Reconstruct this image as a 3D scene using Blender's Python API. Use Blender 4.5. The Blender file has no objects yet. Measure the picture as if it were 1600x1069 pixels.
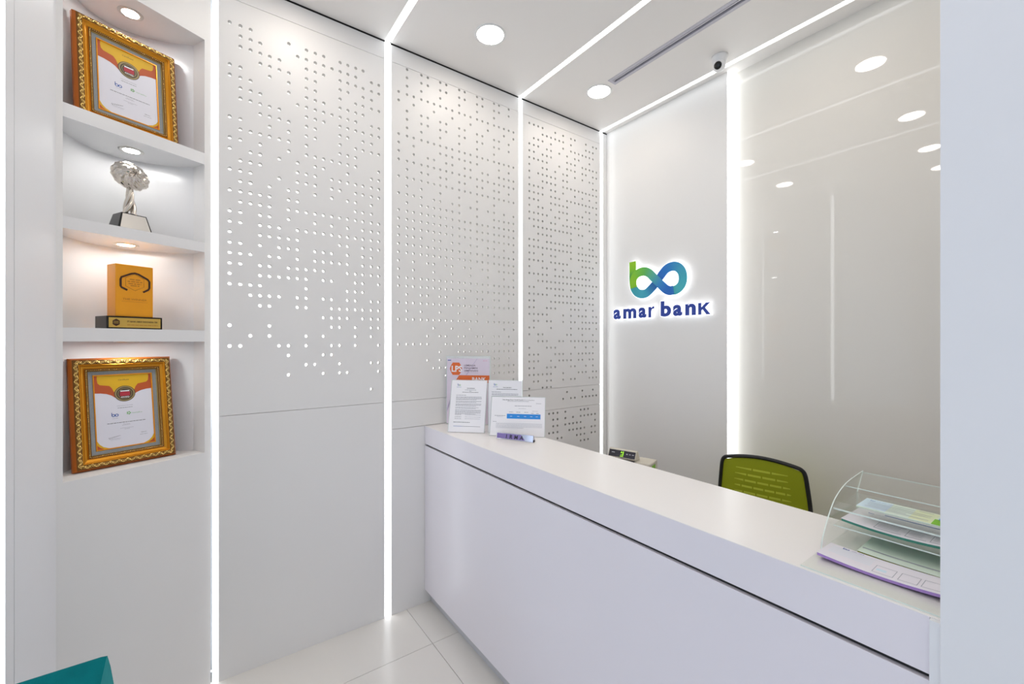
import bpy, bmesh, math, random
from mathutils import Vector, Matrix
random.seed(7)
PI = math.pi
SC = bpy.context.scene
COL = SC.collection

# ---------------------------------------------------------------- camera, world, exposure
CAMX, CAMZ = 2.435, 1.6
YAW = math.radians(54.08)
cam_data = bpy.data.cameras.new('camera')
cam_data.sensor_width = 36.0
cam_data.lens = 36.0 * 666.6 / 1600.0
cam_data.clip_start = 0.02
cam = bpy.data.objects.new('camera', cam_data)
COL.objects.link(cam)
cam.location = (CAMX, 0.0, CAMZ)
cam.rotation_euler = (math.radians(90), 0, YAW)
SC.camera = cam

world = bpy.data.worlds.new('daylight')
SC.world = world
world.use_nodes = True
bg = world.node_tree.nodes['Background']
bg.inputs['Color'].default_value = (0.66, 0.80, 1.0, 1)
bg.inputs['Strength'].default_value = 1.15

SC.view_settings.view_transform = 'Standard'
SC.view_settings.look = 'None'
SC.view_settings.gamma = 1
SC.view_settings.use_curve_mapping = False
SC.view_settings.exposure = 1.17

STRIP_POWER = 1.35        # LED strips
DOWNLIGHT_POWER = 20.0   # ceiling downlights
PUCK_POWER = 29.0         # niche lights
portal = bpy.data.lights.new('shopfront_portal', 'AREA')
portal.shape = 'RECTANGLE'; portal.size = 3.2; portal.size_y = 2.7
portal.cycles.is_portal = True
po = bpy.data.objects.new('shopfront_portal', portal); COL.objects.link(po)
po.location = (2.6, -4.02, 1.4); po.rotation_euler = (math.radians(90), 0, 0)
SC.cycles.max_bounces = 10
SC.cycles.diffuse_bounces = 6
SC.cycles.transparent_max_bounces = 24
SC.cycles.caustics_reflective = False
SC.cycles.caustics_refractive = False
SC.cycles.sample_clamp_indirect = 6.0

# ---------------------------------------------------------------- materials
def lin(c):
    return tuple(((v / 255) / 12.92 if v / 255 <= 0.04045 else ((v / 255 + 0.055) / 1.055) ** 2.4) for v in c) + (1,)

MATS = {}
def mat(name, rgb, rough=0.5, metal=0.0, coat=0.0, spec=0.5, noise=0.0, nscale=20, bump=0.0, bscale=200, emis=None, estr=0.0):
    m = bpy.data.materials.new(name); m.use_nodes = True
    nt = m.node_tree; b = nt.nodes['Principled BSDF']
    c = lin(rgb)
    b.inputs['Base Color'].default_value = c
    b.inputs['Roughness'].default_value = rough
    b.inputs['Metallic'].default_value = metal
    b.inputs['Coat Weight'].default_value = coat
    b.inputs['Coat Roughness'].default_value = 0.03
    b.inputs['Specular IOR Level'].default_value = spec
    if noise > 0 or bump > 0:
        tc = nt.nodes.new('ShaderNodeTexCoord')
    if noise > 0:
        n = nt.nodes.new('ShaderNodeTexNoise'); n.inputs['Scale'].default_value = nscale; n.inputs['Detail'].default_value = 4
        r = nt.nodes.new('ShaderNodeMapRange')
        r.inputs['To Min'].default_value = 1 - noise; r.inputs['To Max'].default_value = 1.0
        mx = nt.nodes.new('ShaderNodeMix'); mx.data_type = 'RGBA'; mx.blend_type = 'MULTIPLY'; mx.inputs['Factor'].default_value = 1
        nt.links.new(tc.outputs['Object'], n.inputs['Vector']); nt.links.new(n.outputs['Fac'], r.inputs['Value'])
        mx.inputs['A'].default_value = c
        nt.links.new(r.outputs['Result'], mx.inputs['B']); nt.links.new(mx.outputs['Result'], b.inputs['Base Color'])
    if bump > 0:
        n2 = nt.nodes.new('ShaderNodeTexNoise'); n2.inputs['Scale'].default_value = bscale
        bp = nt.nodes.new('ShaderNodeBump'); bp.inputs['Strength'].default_value = bump; bp.inputs['Distance'].default_value = 0.002
        nt.links.new(tc.outputs['Object'], n2.inputs['Vector']); nt.links.new(n2.outputs['Fac'], bp.inputs['Height'])
        nt.links.new(bp.outputs['Normal'], b.inputs['Normal'])
    if emis:
        b.inputs['Emission Color'].default_value = lin(emis); b.inputs['Emission Strength'].default_value = estr
    MATS[name] = m
    return m

def clear_mat(name, tint, rough=0.02, haze=0.0, hazecol=(230, 235, 230)):
    m = bpy.data.materials.new(name); m.use_nodes = True
    nt = m.node_tree; nt.nodes.clear()
    out = nt.nodes.new('ShaderNodeOutputMaterial')
    tr = nt.nodes.new('ShaderNodeBsdfTransparent'); tr.inputs['Color'].default_value = lin(tint)
    gl = nt.nodes.new('ShaderNodeBsdfGlossy'); gl.inputs['Roughness'].default_value = rough
    lw = nt.nodes.new('ShaderNodeLayerWeight'); lw.inputs['Blend'].default_value = 0.5
    pw = nt.nodes.new('ShaderNodeMath'); pw.operation = 'POWER'; pw.inputs[1].default_value = 5.0
    fr = nt.nodes.new('ShaderNodeMapRange'); fr.inputs['To Min'].default_value = 0.02; fr.inputs['To Max'].default_value = 0.6
    nt.links.new(lw.outputs['Facing'], pw.inputs[0]); nt.links.new(pw.outputs[0], fr.inputs['Value'])
    mx = nt.nodes.new('ShaderNodeMixShader')
    nt.links.new(fr.outputs[0], mx.inputs[0]); nt.links.new(tr.outputs[0], mx.inputs[1]); nt.links.new(gl.outputs[0], mx.inputs[2])
    last = mx
    if haze > 0:
        df = nt.nodes.new('ShaderNodeBsdfDiffuse'); df.inputs['Color'].default_value = lin(hazecol)
        m2 = nt.nodes.new('ShaderNodeMixShader'); m2.inputs[0].default_value = haze
        nt.links.new(mx.outputs[0], m2.inputs[1]); nt.links.new(df.outputs[0], m2.inputs[2]); last = m2
    nt.links.new(last.outputs[0], out.inputs['Surface'])
    MATS[name] = m
    return m

WHITE = (232, 231, 230)
mat('laminate', WHITE, 0.45, noise=0.02, nscale=3)
mat('laminate_matte', (234, 233, 231), 0.5, noise=0.02, nscale=3)
mat('ceiling_paint', (240, 237, 234), 0.6, noise=0.02, nscale=2)
mat('counter_white', (228, 224, 231), 0.3, noise=0.015, nscale=4)
mat('counter_top', (238, 235, 233), 0.28, noise=0.015, nscale=4)
mat('niche_white', (230, 230, 231), 0.22, noise=0.015, nscale=4)
mat('painted_wall', (228, 229, 232), 0.55, noise=0.02, nscale=2, bump=0.05, bscale=60)
mat('back_painted_glass', (225, 222, 215), 0.02, spec=0.5, noise=0.01, nscale=2)
mat('tile', (228, 225, 220), 0.24, noise=0.04, nscale=3)
mat('grout', (150, 147, 140), 0.8)
mat('kick_grey', (196, 196, 200), 0.45, metal=0.1)
mat('reveal_black', (14, 14, 16), 0.5)
mat('gap_dark', (52, 50, 50), 0.8)
mat('cavity', (205, 206, 208), 0.7)
mat('hole_edge', (196, 194, 191), 0.8)
mat('added_cavity_glow', (220, 220, 220), 0.6, emis=(255, 255, 255), estr=0.36)
mat('cavity_shade', (48, 46, 44), 0.8)
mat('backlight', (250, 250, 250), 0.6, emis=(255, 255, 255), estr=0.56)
mat('led', (255, 255, 255), 0.5, emis=(244, 249, 252), estr=STRIP_POWER)
mat('lamp_lens', (255, 255, 255), 0.5, emis=(255, 244, 231), estr=DOWNLIGHT_POWER)
mat('puck_lens', (255, 255, 255), 0.5, emis=(255, 253, 250), estr=PUCK_POWER)
mat('white_plastic', (235, 235, 235), 0.35)
mat('puck_ring', (200, 198, 194), 0.3, metal=0.5)
mat('vent_frame', (196, 194, 204), 0.45)
mat('vent_dark', (48, 46, 56), 0.6)
mat('black_gloss', (16, 16, 18), 0.12)
mat('black_plastic', (24, 25, 27), 0.45)
mat('gold_flank', (196, 104, 16), 0.38, metal=0.35, noise=0.15, nscale=8)
mat('gold_cove', (214, 146, 32), 0.3, metal=0.6, noise=0.1, nscale=10)
mat('gold_leaf', (235, 200, 120), 0.26, metal=0.8)
mat('gold_dark', (120, 78, 22), 0.5, metal=0.4)
mat('linen_mat', (158, 162, 164), 0.85, noise=0.25, nscale=240)
mat('gold_lip', (232, 152, 26), 0.3, metal=0.4)
mat('paper', (238, 237, 241), 0.6)
mat('cert_paper', (226, 226, 236), 0.5)
mat('cert_yellow', (226, 178, 20), 0.5, noise=0.12, nscale=14)
mat('cert_orange', (190, 84, 34), 0.5, noise=0.12, nscale=14)
mat('medal_dark', (62, 52, 40), 0.4)
mat('medal_gold', (150, 132, 84), 0.4)
mat('medal_red', (176, 44, 60), 0.5)
mat('ink_black', (44, 44, 52), 0.6)
mat('ink_grey', (128, 130, 140), 0.6)
mat('ink_light', (172, 174, 184), 0.6)
mat('ink_blue', (48, 92, 170), 0.6)
mat('ink_green', (120, 180, 110), 0.6)
mat('blue_bar', (30, 138, 222), 0.5)
mat('poster_lilac', (224, 212, 226), 0.5, noise=0.08, nscale=9)
mat('poster_lilac_dark', (196, 184, 208), 0.5)
mat('poster_orange', (222, 104, 34), 0.5)
mat('poster_ink', (96, 78, 92), 0.5)
mat('silver', (214, 206, 196), 0.16, metal=1.0)
mat('silver_plate', (226, 222, 216), 0.2, metal=0.8)
mat('trophy_gold', (244, 164, 26), 0.34, metal=0.1, noise=0.12, nscale=10)
mat('trophy_gold_side', (240, 176, 80), 0.3, metal=0.35)
mat('engraving', (176, 110, 26), 0.5)
mat('engraving_dark', (58, 26, 12), 0.3)
mat('plate_gold', (206, 172, 84), 0.35, metal=0.3)
mat('chair_mesh', (164, 174, 14), 0.75, noise=0.22, nscale=420)
mat('chair_slot', (206, 216, 70), 0.8, noise=0.15, nscale=420)
mat('cream_plastic', (206, 200, 186), 0.5)
mat('display_dark', (44, 42, 54), 0.2)
mat('digit_green', (120, 170, 30), 0.5, emis=(150, 220, 40), estr=0.5)
mat('velvet', (2, 116, 122), 0.9, spec=0.1, noise=0.3, nscale=30, bump=0.3, bscale=300)
mat('velvet_light', (40, 150, 154), 0.9, spec=0.1, noise=0.2, nscale=30, bump=0.3, bscale=300)
mat('dark_metal', (60, 62, 66), 0.4, metal=0.8)
mat('chrome', (190, 188, 196), 0.12, metal=1.0)
mat('plate_purple', (128, 112, 168), 0.3, metal=0.3)
mat('pad_purple', (176, 140, 208), 0.7)
mat('pad_pink', (222, 176, 196), 0.7)
mat('pad_green', (70, 140, 120), 0.7)
mat('pad_olive', (160, 164, 40), 0.7)
mat('slip_white', (232, 228, 236), 0.65)
mat('slip_green', (222, 236, 222), 0.6)
mat('slip_blue', (208, 228, 240), 0.6)
mat('slip_yellow', (226, 234, 196), 0.6)
mat('leaf_green', (122, 190, 20), 0.5)
mat('leaf_blue', (20, 150, 220), 0.5)
mat('letter_blue', (38, 66, 160), 0.35)
mat('sign_glow', (255, 255, 255), 0.4, emis=(246, 250, 255), estr=0.52)
mat('acrylic_edge', (214, 226, 220), 0.3)
mat('alu', (170, 174, 180), 0.35, metal=0.8)
clear_mat('acrylic', (254, 255, 254), 0.03, haze=0.012)
clear_mat('acrylic_thin', (254, 255, 255), 0.05, haze=0.015)

# vertex-colour material for the ribbon sign
mm = bpy.data.materials.new('ribbon_print'); mm.use_nodes = True
_b = mm.node_tree.nodes['Principled BSDF']; _b.inputs['Roughness'].default_value = 0.35
_a = mm.node_tree.nodes.new('ShaderNodeAttribute'); _a.attribute_name = 'print'
mm.node_tree.links.new(_a.outputs['Color'], _b.inputs['Base Color']); MATS['ribbon_print'] = mm

# ---------------------------------------------------------------- helpers
class MB:
    """collects geometry for one mesh"""
    def __init__(self): self.v = []; self.f = []; self.m = []; self.mats = []; self.smooth = []
    def mi(self, name):
        if name not in self.mats: self.mats.append(name)
        return self.mats.index(name)
    def add(self, vs, fs, m, M=None, smooth=False):
        o = len(self.v)
        if M is not None: vs = [tuple(M @ Vector(p)) for p in vs]
        self.v += [tuple(p) for p in vs]; k = self.mi(m)
        for f in fs: self.f.append(tuple(i + o for i in f)); self.m.append(k); self.smooth.append(smooth)
        return self
    def box(self, x0, x1, y0, y1, z0, z1, m, M=None):
        vs = [(x, y, z) for z in (z0, z1) for y in (y0, y1) for x in (x0, x1)]
        fs = [(0, 2, 3, 1), (4, 5, 7, 6), (0, 1, 5, 4), (2, 6, 7, 3), (0, 4, 6, 2), (1, 3, 7, 5)]
        return self.add(vs, fs, m, M)
    def prism(self, pts, z0, z1, m, M=None, smooth=False):
        n = len(pts)
        vs = [(p[0], p[1], z0) for p in pts] + [(p[0], p[1], z1) for p in pts]
        a = sum(pts[i][0] * pts[(i + 1) % n][1] - pts[(i + 1) % n][0] * pts[i][1] for i in range(n))
        top = tuple(range(n, 2 * n)); bot = tuple(reversed(range(n)))
        sides = [(i, (i + 1) % n, n + (i + 1) % n, n + i) for i in range(n)]
        if a < 0: top = tuple(reversed(top)); bot = tuple(reversed(bot)); sides = [tuple(reversed(s)) for s in sides]
        self.add(vs, [top, bot], m, M); return self.add(vs, sides, m, M, smooth)
    def cyl(self, c, r, h, m, n=24, M=None, r2=None, cap=True):
        r2 = r if r2 is None else r2
        vs = [(c[0] + r * math.cos(2 * PI * i / n), c[1] + r * math.sin(2 * PI * i / n), c[2]) for i in range(n)]
        vs += [(c[0] + r2 * math.cos(2 * PI * i / n), c[1] + r2 * math.sin(2 * PI * i / n), c[2] + h) for i in range(n)]
        self.add(vs, [(i, (i + 1) % n, n + (i + 1) % n, n + i) for i in range(n)], m, M, True)
        if cap: self.add(vs, [tuple(reversed(range(n))), tuple(range(n, 2 * n))], m, M)
        return self
    def lathe(self, prof, m, n=24, M=None):
        vs = []
        for r, z in prof: vs += [(r * math.cos(2 * PI * i / n), r * math.sin(2 * PI * i / n), z) for i in range(n)]
        fs = []
        for k in range(len(prof) - 1):
            for i in range(n):
                j = (i + 1) % n; fs.append((k * n + i, k * n + j, (k + 1) * n + j, (k + 1) * n + i))
        return self.add(vs, fs, m, M, True)
    def sphere(self, c, r, m, n=12, k=8, M=None, s=(1, 1, 1)):
        vs = [(c[0], c[1], c[2] - r * s[2])]; fs = []
        for a in range(1, k):
            t = PI * a / k
            vs += [(c[0] + s[0] * r * math.sin(t) * math.cos(2 * PI * i / n), c[1] + s[1] * r * math.sin(t) * math.sin(2 * PI * i / n), c[2] - s[2] * r * math.cos(t)) for i in range(n)]
        vs.append((c[0], c[1], c[2] + r * s[2]))
        for i in range(n):
            fs.append((0, 1 + (i + 1) % n, 1 + i)); e = len(vs) - 1; b = 1 + (k - 2) * n
            fs.append((e, b + i, b + (i + 1) % n))
        for a in range(k - 2):
            for i in range(n):
                j = (i + 1) % n; fs.append((1 + a * n + i, 1 + a * n + j, 1 + (a + 1) * n + j, 1 + (a + 1) * n + i))
        return self.add(vs, fs, m, M, True)
    def tube(self, path, r, m, n=8, M=None, closed=False, radii=None):
        P = [Vector(p) for p in path]; L = len(P); vs = []; up = None
        for i, p in enumerate(P):
            a = P[i - 1] if (i > 0 or closed) else p; b = P[(i + 1) % L] if (i < L - 1 or closed) else p
            t = (b - a).normalized()
            if up is None: up = Vector((0, 0, 1)) if abs(t.z) < 0.9 else Vector((1, 0, 0))
            s = t.cross(up).normalized(); u = s.cross(t).normalized(); up = u
            rr = radii[i] if radii else r
            vs += [tuple(p + s * rr * math.cos(2 * PI * k / n) + u * rr * math.sin(2 * PI * k / n)) for k in range(n)]
        fs = []
        for i in range(L if closed else L - 1):
            q = (i + 1) % L
            for k in range(n): j = (k + 1) % n; fs.append((i * n + k, i * n + j, q * n + j, q * n + k))
        if not closed: fs += [tuple(reversed(range(n))), tuple((L - 1) * n + k for k in range(n))]
        return self.add(vs, fs, m, M, True)
    def build(self, name, parent=None, bevel=0.0, matrix=None):
        me = bpy.data.meshes.new(name)
        me.from_pydata(self.v, [], self.f)
        for n_ in self.mats: me.materials.append(MATS[n_])
        me.polygons.foreach_set('material_index', self.m)
        me.polygons.foreach_set('use_smooth', self.smooth)
        me.update()
        o = bpy.data.objects.new(name, me); COL.objects.link(o)
        if parent is not None: o.parent = parent
        if matrix is not None: o.matrix_local = matrix
        if bevel > 0:
            md = o.modifiers.new('bevel', 'BEVEL'); md.width = bevel; md.segments = 2; md.limit_method = 'ANGLE'
        return o

def tag(o, label=None, cat=None, group=None, kind=None):
    if label: o['label'] = label
    if cat: o['category'] = cat
    if group: o['group'] = group
    if kind: o['kind'] = kind
    return o

def empty(name, loc=(0, 0, 0), rz=0.0, label=None, cat=None, group=None, matrix=None):
    o = bpy.data.objects.new(name, None); COL.objects.link(o)
    o.empty_display_size = 0.05
    if matrix is not None: o.matrix_world = matrix
    else: o.location = loc; o.rotation_euler = (0, 0, rz)
    return tag(o, label, cat, group)

def bx(name, x0, x1, y0, y1, z0, z1, m, parent=None, bevel=0.0):
    return MB().box(x0, x1, y0, y1, z0, z1, m).build(name, parent, bevel)

_TXT = {}
def text_data(s, bold=0.0, res=3, shear=0.0):
    """flat glyph outline as (verts, faces), at font size 1"""
    key = (s, bold, res, shear)
    if key in _TXT: return _TXT[key]
    cu = bpy.data.curves.new('glyphs', 'FONT'); cu.body = s; cu.size = 1; cu.resolution_u = res; cu.offset = bold; cu.shear = shear
    cu.fill_mode = 'FRONT'
    o = bpy.data.objects.new('glyphs', cu); COL.objects.link(o)
    dg = bpy.context.evaluated_depsgraph_get(); dg.update()
    me = bpy.data.meshes.new_from_object(o.evaluated_get(dg))
    vs = [tuple(v.co) for v in me.vertices]; fs = [tuple(p.vertices) for p in me.polygons]
    bpy.data.objects.remove(o); bpy.data.meshes.remove(me); bpy.data.curves.remove(cu)
    _TXT[key] = (vs, fs); return vs, fs

def text_to(mb, s, x, y, h, m, z=0.0, width=None, bold=0.0, align='C', shear=0.0, M=None):
    """write s with overall glyph height scaled from capital height h; x, y = anchor of baseline"""
    vs, fs = text_data(s, bold, 2, shear)
    if not vs: return
    x0 = min(v[0] for v in vs); x1 = max(v[0] for v in vs)
    k = h / 0.70; kx = k if width is None else width / (x1 - x0)
    off = {'C': -(x0 + x1) / 2 * kx, 'L': -x0 * kx, 'R': -x1 * kx}[align]
    mb.add([(x + off + v[0] * kx, y + v[1] * k, z) for v in vs], fs, m, M)

def glyph_box(s, x0, x1, z0, z1, bold, shear=0.0):
    """glyph stretched into a box: (verts2d, faces)"""
    vs, fs = text_data(s, bold, 5, shear)
    a0 = min(v[0] for v in vs); a1 = max(v[0] for v in vs); b0 = min(v[1] for v in vs); b1 = max(v[1] for v in vs)
    return [(x0 + (v[0] - a0) / (a1 - a0) * (x1 - x0), z0 + (v[1] - b0) / (b1 - b0) * (z1 - z0)) for v in vs], fs

def solid_from_faces(mb, v2, fs, d0, d1, m, to3):
    """extrude a flat face set between depths d0 (front) and d1 (back)"""
    n = len(v2)
    vs = [to3(p[0], p[1], d0) for p in v2] + [to3(p[0], p[1], d1) for p in v2]
    ec = {}
    for f in fs:
        for i in range(len(f)):
            a, b = f[i], f[(i + 1) % len(f)]; ec[(a, b)] = 1
    sides = [(a, b, b + n, a + n) for (a, b) in ec if (b, a) not in ec]
    mb.add(vs, list(fs) + [tuple(reversed([i + n for i in f])) for f in fs] + sides, m)

def words_to(mb, x0, x1, y, h, m, z, rnd, fill=1.0):
    """a printed line too small to read: word-length dashes"""
    x = x0; end = x0 + (x1 - x0) * fill
    while x < end:
        w = min(rnd.uniform(2.0, 6.5) * h, end - x)
        mb.add([(x, y, z), (x + w, y, z), (x + w, y + h, z), (x, y + h, z)], [(0, 1, 2, 3)], m)
        x += w + h * 0.9

def catmull(pts, n=6, closed=False):
    out = []; L = len(pts)
    rng = range(L if closed else L - 1)
    for i in rng:
        p0 = Vector(pts[(i - 1) % L] if (closed or i > 0) else pts[0]); p1 = Vector(pts[i]); p2 = Vector(pts[(i + 1) % L])
        p3 = Vector(pts[(i + 2) % L] if (closed or i + 2 < L) else pts[-1])
        for k in range(n):
            t = k / n
            out.append(0.5 * ((2 * p1) + (-p0 + p2) * t + (2 * p0 - 5 * p1 + 4 * p2 - p3) * t * t + (-p0 + 3 * p1 - 3 * p2 + p3) * t ** 3))
    if not closed: out.append(Vector(pts[-1]))
    return out

CEIL = 3.349

# ---------------------------------------------------------------- floor
fl = bx('floor', -0.1, 4.75, -4.1, 2.95, -0.06, -0.004, 'grout'); tag(fl, 'grey grout bed under the pale glossy floor tiles', kind='structure')
xs = [-0.02, 0.355, 0.955, 1.555, 2.155, 2.755, 3.355, 3.955, 4.6]
ys = [-4.0, -3.813, -2.613, -1.413, -0.213, 0.987, 2.187, 2.9]
for i in range(len(xs) - 1):
    for j in range(len(ys) - 1):
        g = 0.0012
        bx('tile', xs[i] + g, xs[i + 1] - g, ys[j] + g, ys[j + 1] - g, -0.004, 0.0, 'tile', fl)

# ---------------------------------------------------------------- ceiling
ce = bx('ceiling', -0.1, 4.75, -4.1, 2.95, CEIL + 0.014, CEIL + 0.08, 'gap_dark'); tag(ce, 'white painted ceiling split by luminous slots', kind='structure')
slots = [(-2.02, -1.985), (-1.26, -1.225), (-0.50, -0.465), (0.040, 0.064), (0.853, 0.890), (1.822, 1.857), (2.664, 2.700)]
edge = [-4.0] + [v for s in slots for v in s] + [2.95]
vx0, vx1, vy0, vy1 = 0.499, 2.05, 2.192, 2.268
for i in range(0, len(edge), 2):
    y0, y1 = edge[i], edge[i + 1]
    if y0 < vy0 < y1:      # panel cut around the air slot
        mb = MB()
        for (a, b, c, d) in ((0.0, vx0, y0, y1), (vx1, 4.6, y0, y1), (vx0, vx1, y0, vy0), (vx0, vx1, vy1, y1)):
            mb.box(a, b, c, d, CEIL, CEIL + 0.014, 'ceiling_paint')
        mb.build('ceiling_panel', ce)
    else:
        bx('ceiling_panel', 0.0, 4.6, y0, y1, CEIL, CEIL + 0.014, 'ceiling_paint', ce)

# ---------------------------------------------------------------- perforated wall on the left
# measured hole layout: column centres, row pitch, lowest row, row count, bit masks (bit 0 = lowest row)
HOLES_A = ([0.1035,0.1465,0.1885,0.2294,0.27,0.3128,0.3553,0.3964,0.438,0.4806,0.5221,0.564,0.6058,0.6464,0.689,0.7291,0.7768,0.8187],0.0498,1.3317,37,[[5,7,11,12,13,14,15,16,17,18,20,22,24,25,27,31,32,36],
 [5,11,13,14,15,17,18,19,20,21,22,23,25,26,27,29,30,31,32,34,35,36],
 [6,10,11,14,19,20,21,22,23,24,26,29,30,31,34,35,36],
 [9,10,11,12,13,15,16,17,18,19,20,23,24,25,26,28,29,30,33,34,35],
 [6,7,9,10,12,13,14,16,17,18,19,20,21,26,27,28,29,32,33,34],
 [5,10,12,14,15,16,17,22,24,26,28,29,33,34],
 [2,4,5,12,13,15,16,18,19,20,21,25,26,27,28,31,32,33,36],
 [9,10,12,13,14,15,16,17,19,20,21,22,23,24,30,35],
 [3,5,6,9,10,11,12,13,17,19,22,23,25,26,27,28,29,30,31,32,33,34,35,36],
 [3,13,14,15,17,18,19,21,22,23,24,25,27,28,29,30,31,32,33,34,35,36],
 [2,4,6,8,10,12,13,14,15,17,19,24,25,29,30,31,34,35,36],
 [4,5,7,8,9,10,12,14,15,17,18,19,21,22,23,25,30,35],
 [2,3,5,7,8,9,14,16,17,19,22,23,25,26,27,28,29,30,31,32,33,34,35,36],
 [2,8,9,10,11,13,14,15,16,17,18,19,21,23,24,25,26,28,29,30,31,33,34,35,36],
 [5,6,7,9,10,11,12,13,17,19,20,21,22,23,25,26,27,29,30,31,32,34,35,36],
 [8,9,11,12,13,14,15,16,17,18,19,20,22,23,27,28,29,31,32,33,34,36],
 [0,3,6,7,8,9,10,13,14,15,16,17,18,19,20,21,22,23,24,27,28,29,30,32,33,34,35],
 [2,3,5,7,8,9,10,12,13,14,16,17,18,19,22,23,24,25,27,29,30,32,34,35]])
HOLES_B = ([0.9366,0.9885,1.0309,1.0802,1.1228,1.1645,1.207,1.2491,1.292,1.3419,1.3828,1.4263,1.4765,1.5184,1.5618,1.6121,1.653,1.6945,1.7353,1.776],0.0498,1.3376,39,[[5,8,10,12,13,14,15,16,17,18,19,20,21,23,25,27,28,29,30,34,35],
 [5,8,9,10,11,12,13,16,17,18,19,20,21,22,23,24,25,26,27,30,31,32,33,35,36,37,38],
 [5,8,10,12,13,14,15,16,17,18,19,20,21,23,25,27,28,29,30,34,35],
 [5,8,9,10,11,12,13,16,17,18,19,20,21,22,23,24,25,26,27,30,31,32,33,35,36,37,38],
 [3,5,6,8,10,11,12,13,15,16,17,19,20,21,22,25,26,27,28,30,32,33,35,37,38],
 [2,7,8,10,12,13,14,15,16,17,18,19,20,21,22,23,25,27,28,30,34,35],
 [2,3,4,6,8,9,10,11,12,13,16,17,18,19,20,21,22,23,24,25,26,27,29,30,31,32,33,35,36,37,38],
 [1,2,5,6,8,10,11,12,13,15,16,17,19,20,21,22,25,26,27,28,29,30,32,33,35,37,38],
 [5,7,8,10,12,13,14,15,16,17,18,19,20,21,22,23,25,27,28,29,30,34,35],
 [4,5,6,8,9,10,11,12,13,16,17,18,19,20,21,22,23,24,25,26,27,29,30,31,32,33,35,36,37,38],
 [4,5,6,8,10,11,12,13,15,16,17,19,20,21,25,26,27,28,29,30,32,33,35,37,38],
 [4,5,7,8,10,12,13,14,15,16,17,18,19,20,21,23,25,27,28,29,30,34,35],
 [4,5,6,8,9,10,11,12,13,16,17,18,19,20,21,22,23,24,25,26,27,29,30,31,32,33,35,36,37,38],
 [4,5,6,10,11,12,13,15,16,17,19,20,21,25,26,27,28,30,32,33,35,37,38],
 [4,5,8,10,12,13,14,15,16,17,18,19,20,21,23,25,27,28,30,34,35],
 [1,2,3,4,5,6,8,9,10,11,12,13,16,17,18,19,20,21,22,23,24,25,26,27,30,31,32,33,35,36,37,38],
 [1,2,3,4,5,6,8,10,11,12,13,15,16,17,19,20,21,22,25,26,27,28,29,30,32,33,35,37,38],
 [1,2,4,5,7,8,10,12,13,14,15,16,17,18,19,20,21,22,23,25,27,28,30,34,35],
 [1,2,3,4,5,6,8,10,11,12,13,15,16,17,19,20,21,22,25,26,27,28,29,30,32,33,35,37,38],
 [0,1,2,4,5,7,8,10,12,13,14,15,16,17,18,19,20,21,22,23,25,27,28,30,34,35]])
HOLES_C = ([1.9194,1.9615,2.0028,2.0447,2.0864,2.1271,2.1701,2.2112,2.2512,2.2926,2.3338,2.3764,2.4179,2.459,2.4988,2.5392,2.5791,2.6196],0.0495,1.1613,43,[[1,2,4,5,6,7,8,10,11,13,14,15,16,17,19,20,21,22,23,24,27,28,29,30,31,32,33,34,35,36,37,38,41,42],
 [3,4,5,6,7,11,12,13,14,15,16,17,19,21,22,23,24,26,27,28,30,31,32,36,37,38,39,41],
 [3,4,6,7,9,10,12,13,16,18,19,21,23,24,25,26,27,28,29,30,31,32,34,36,38,39,41],
 [2,4,9,10,13,16,18,19,20,21,22,23,25,26,27,28,29,31,32,33,34,35,36,37,39,40,41],
 [2,3,4,5,8,9,12,13,14,16,17,18,19,20,23,24,25,26,28,33,34,35,36,37,38,40],
 [2,3,4,5,6,8,11,12,14,15,17,18,21,22,23,24,25,26,27,29,30,31,32,33,34,37,38,39,40,42],
 [5,7,8,14,15,16,17,18,19,20,21,22,23,24,26,27,28,30,31,32,33,34,35,40,41,42],
 [6,7,9,15,16,17,18,19,21,23,24,26,28,29,30,31,36,38,40,42],
 [0,3,4,6,7,9,12,13,15,16,17,18,19,20,21,23,24,26,27,29,30,32,33,34,35,39,40,41,42],
 [1,6,10,15,16,18,19,21,23,24,26,27,28,29,30,31,33,34,35,36,37,38],
 [0,3,5,6,7,9,10,11,12,13,14,15,16,17,18,19,20,22,23,24,25,26,27,31,33,36,37,39,40,41,42],
 [0,3,5,8,9,12,14,15,17,18,19,27,28,29,31,32,33,35,36,37,38,39,41,42],
 [4,6,7,9,11,13,14,15,16,18,19,20,22,23,24,26,27,28,29,31,33,38,39],
 [0,1,4,6,7,9,10,11,12,13,15,16,18,19,21,22,23,24,26,28,29,31,32,33,35,36,37,39],
 [0,4,5,7,8,9,11,12,13,14,16,17,18,19,20,21,22,23,28,30,31,33,36,37,39,40,41],
 [0,3,6,7,9,11,12,15,16,18,19,21,22,23,24,25,27,28,29,30,31,32,33,35,37,38,39,40],
 [0,1,3,4,5,6,7,8,9,10,12,13,14,15,16,17,18,20,21,23,24,25,26,27,31,33,34,35,36,37,39,40,41],
 [0,3,4,9,11,12,13,18,20,22,23,25,26,27,28,29,30,31,32,33,34,36,37,41]])
HOLES_D = ([2.1087,2.1498,2.1932,2.2346,2.2749,2.3167,2.3573,2.3985,2.4403,2.4817,2.5228,2.5635,2.6047],0.0491,0.8141,6,[[2,5],
 [2,3,4,5],
 [1,2,3,4,5],
 [1],
 [3,4,5],
 [2,3],
 [2,3,4],
 [1,2,3],
 [0,1,2,3,4,5],
 [0,1,2,4,5],
 [0,4,5],
 [1,2,4],
 [1,2,3,4]])

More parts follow.
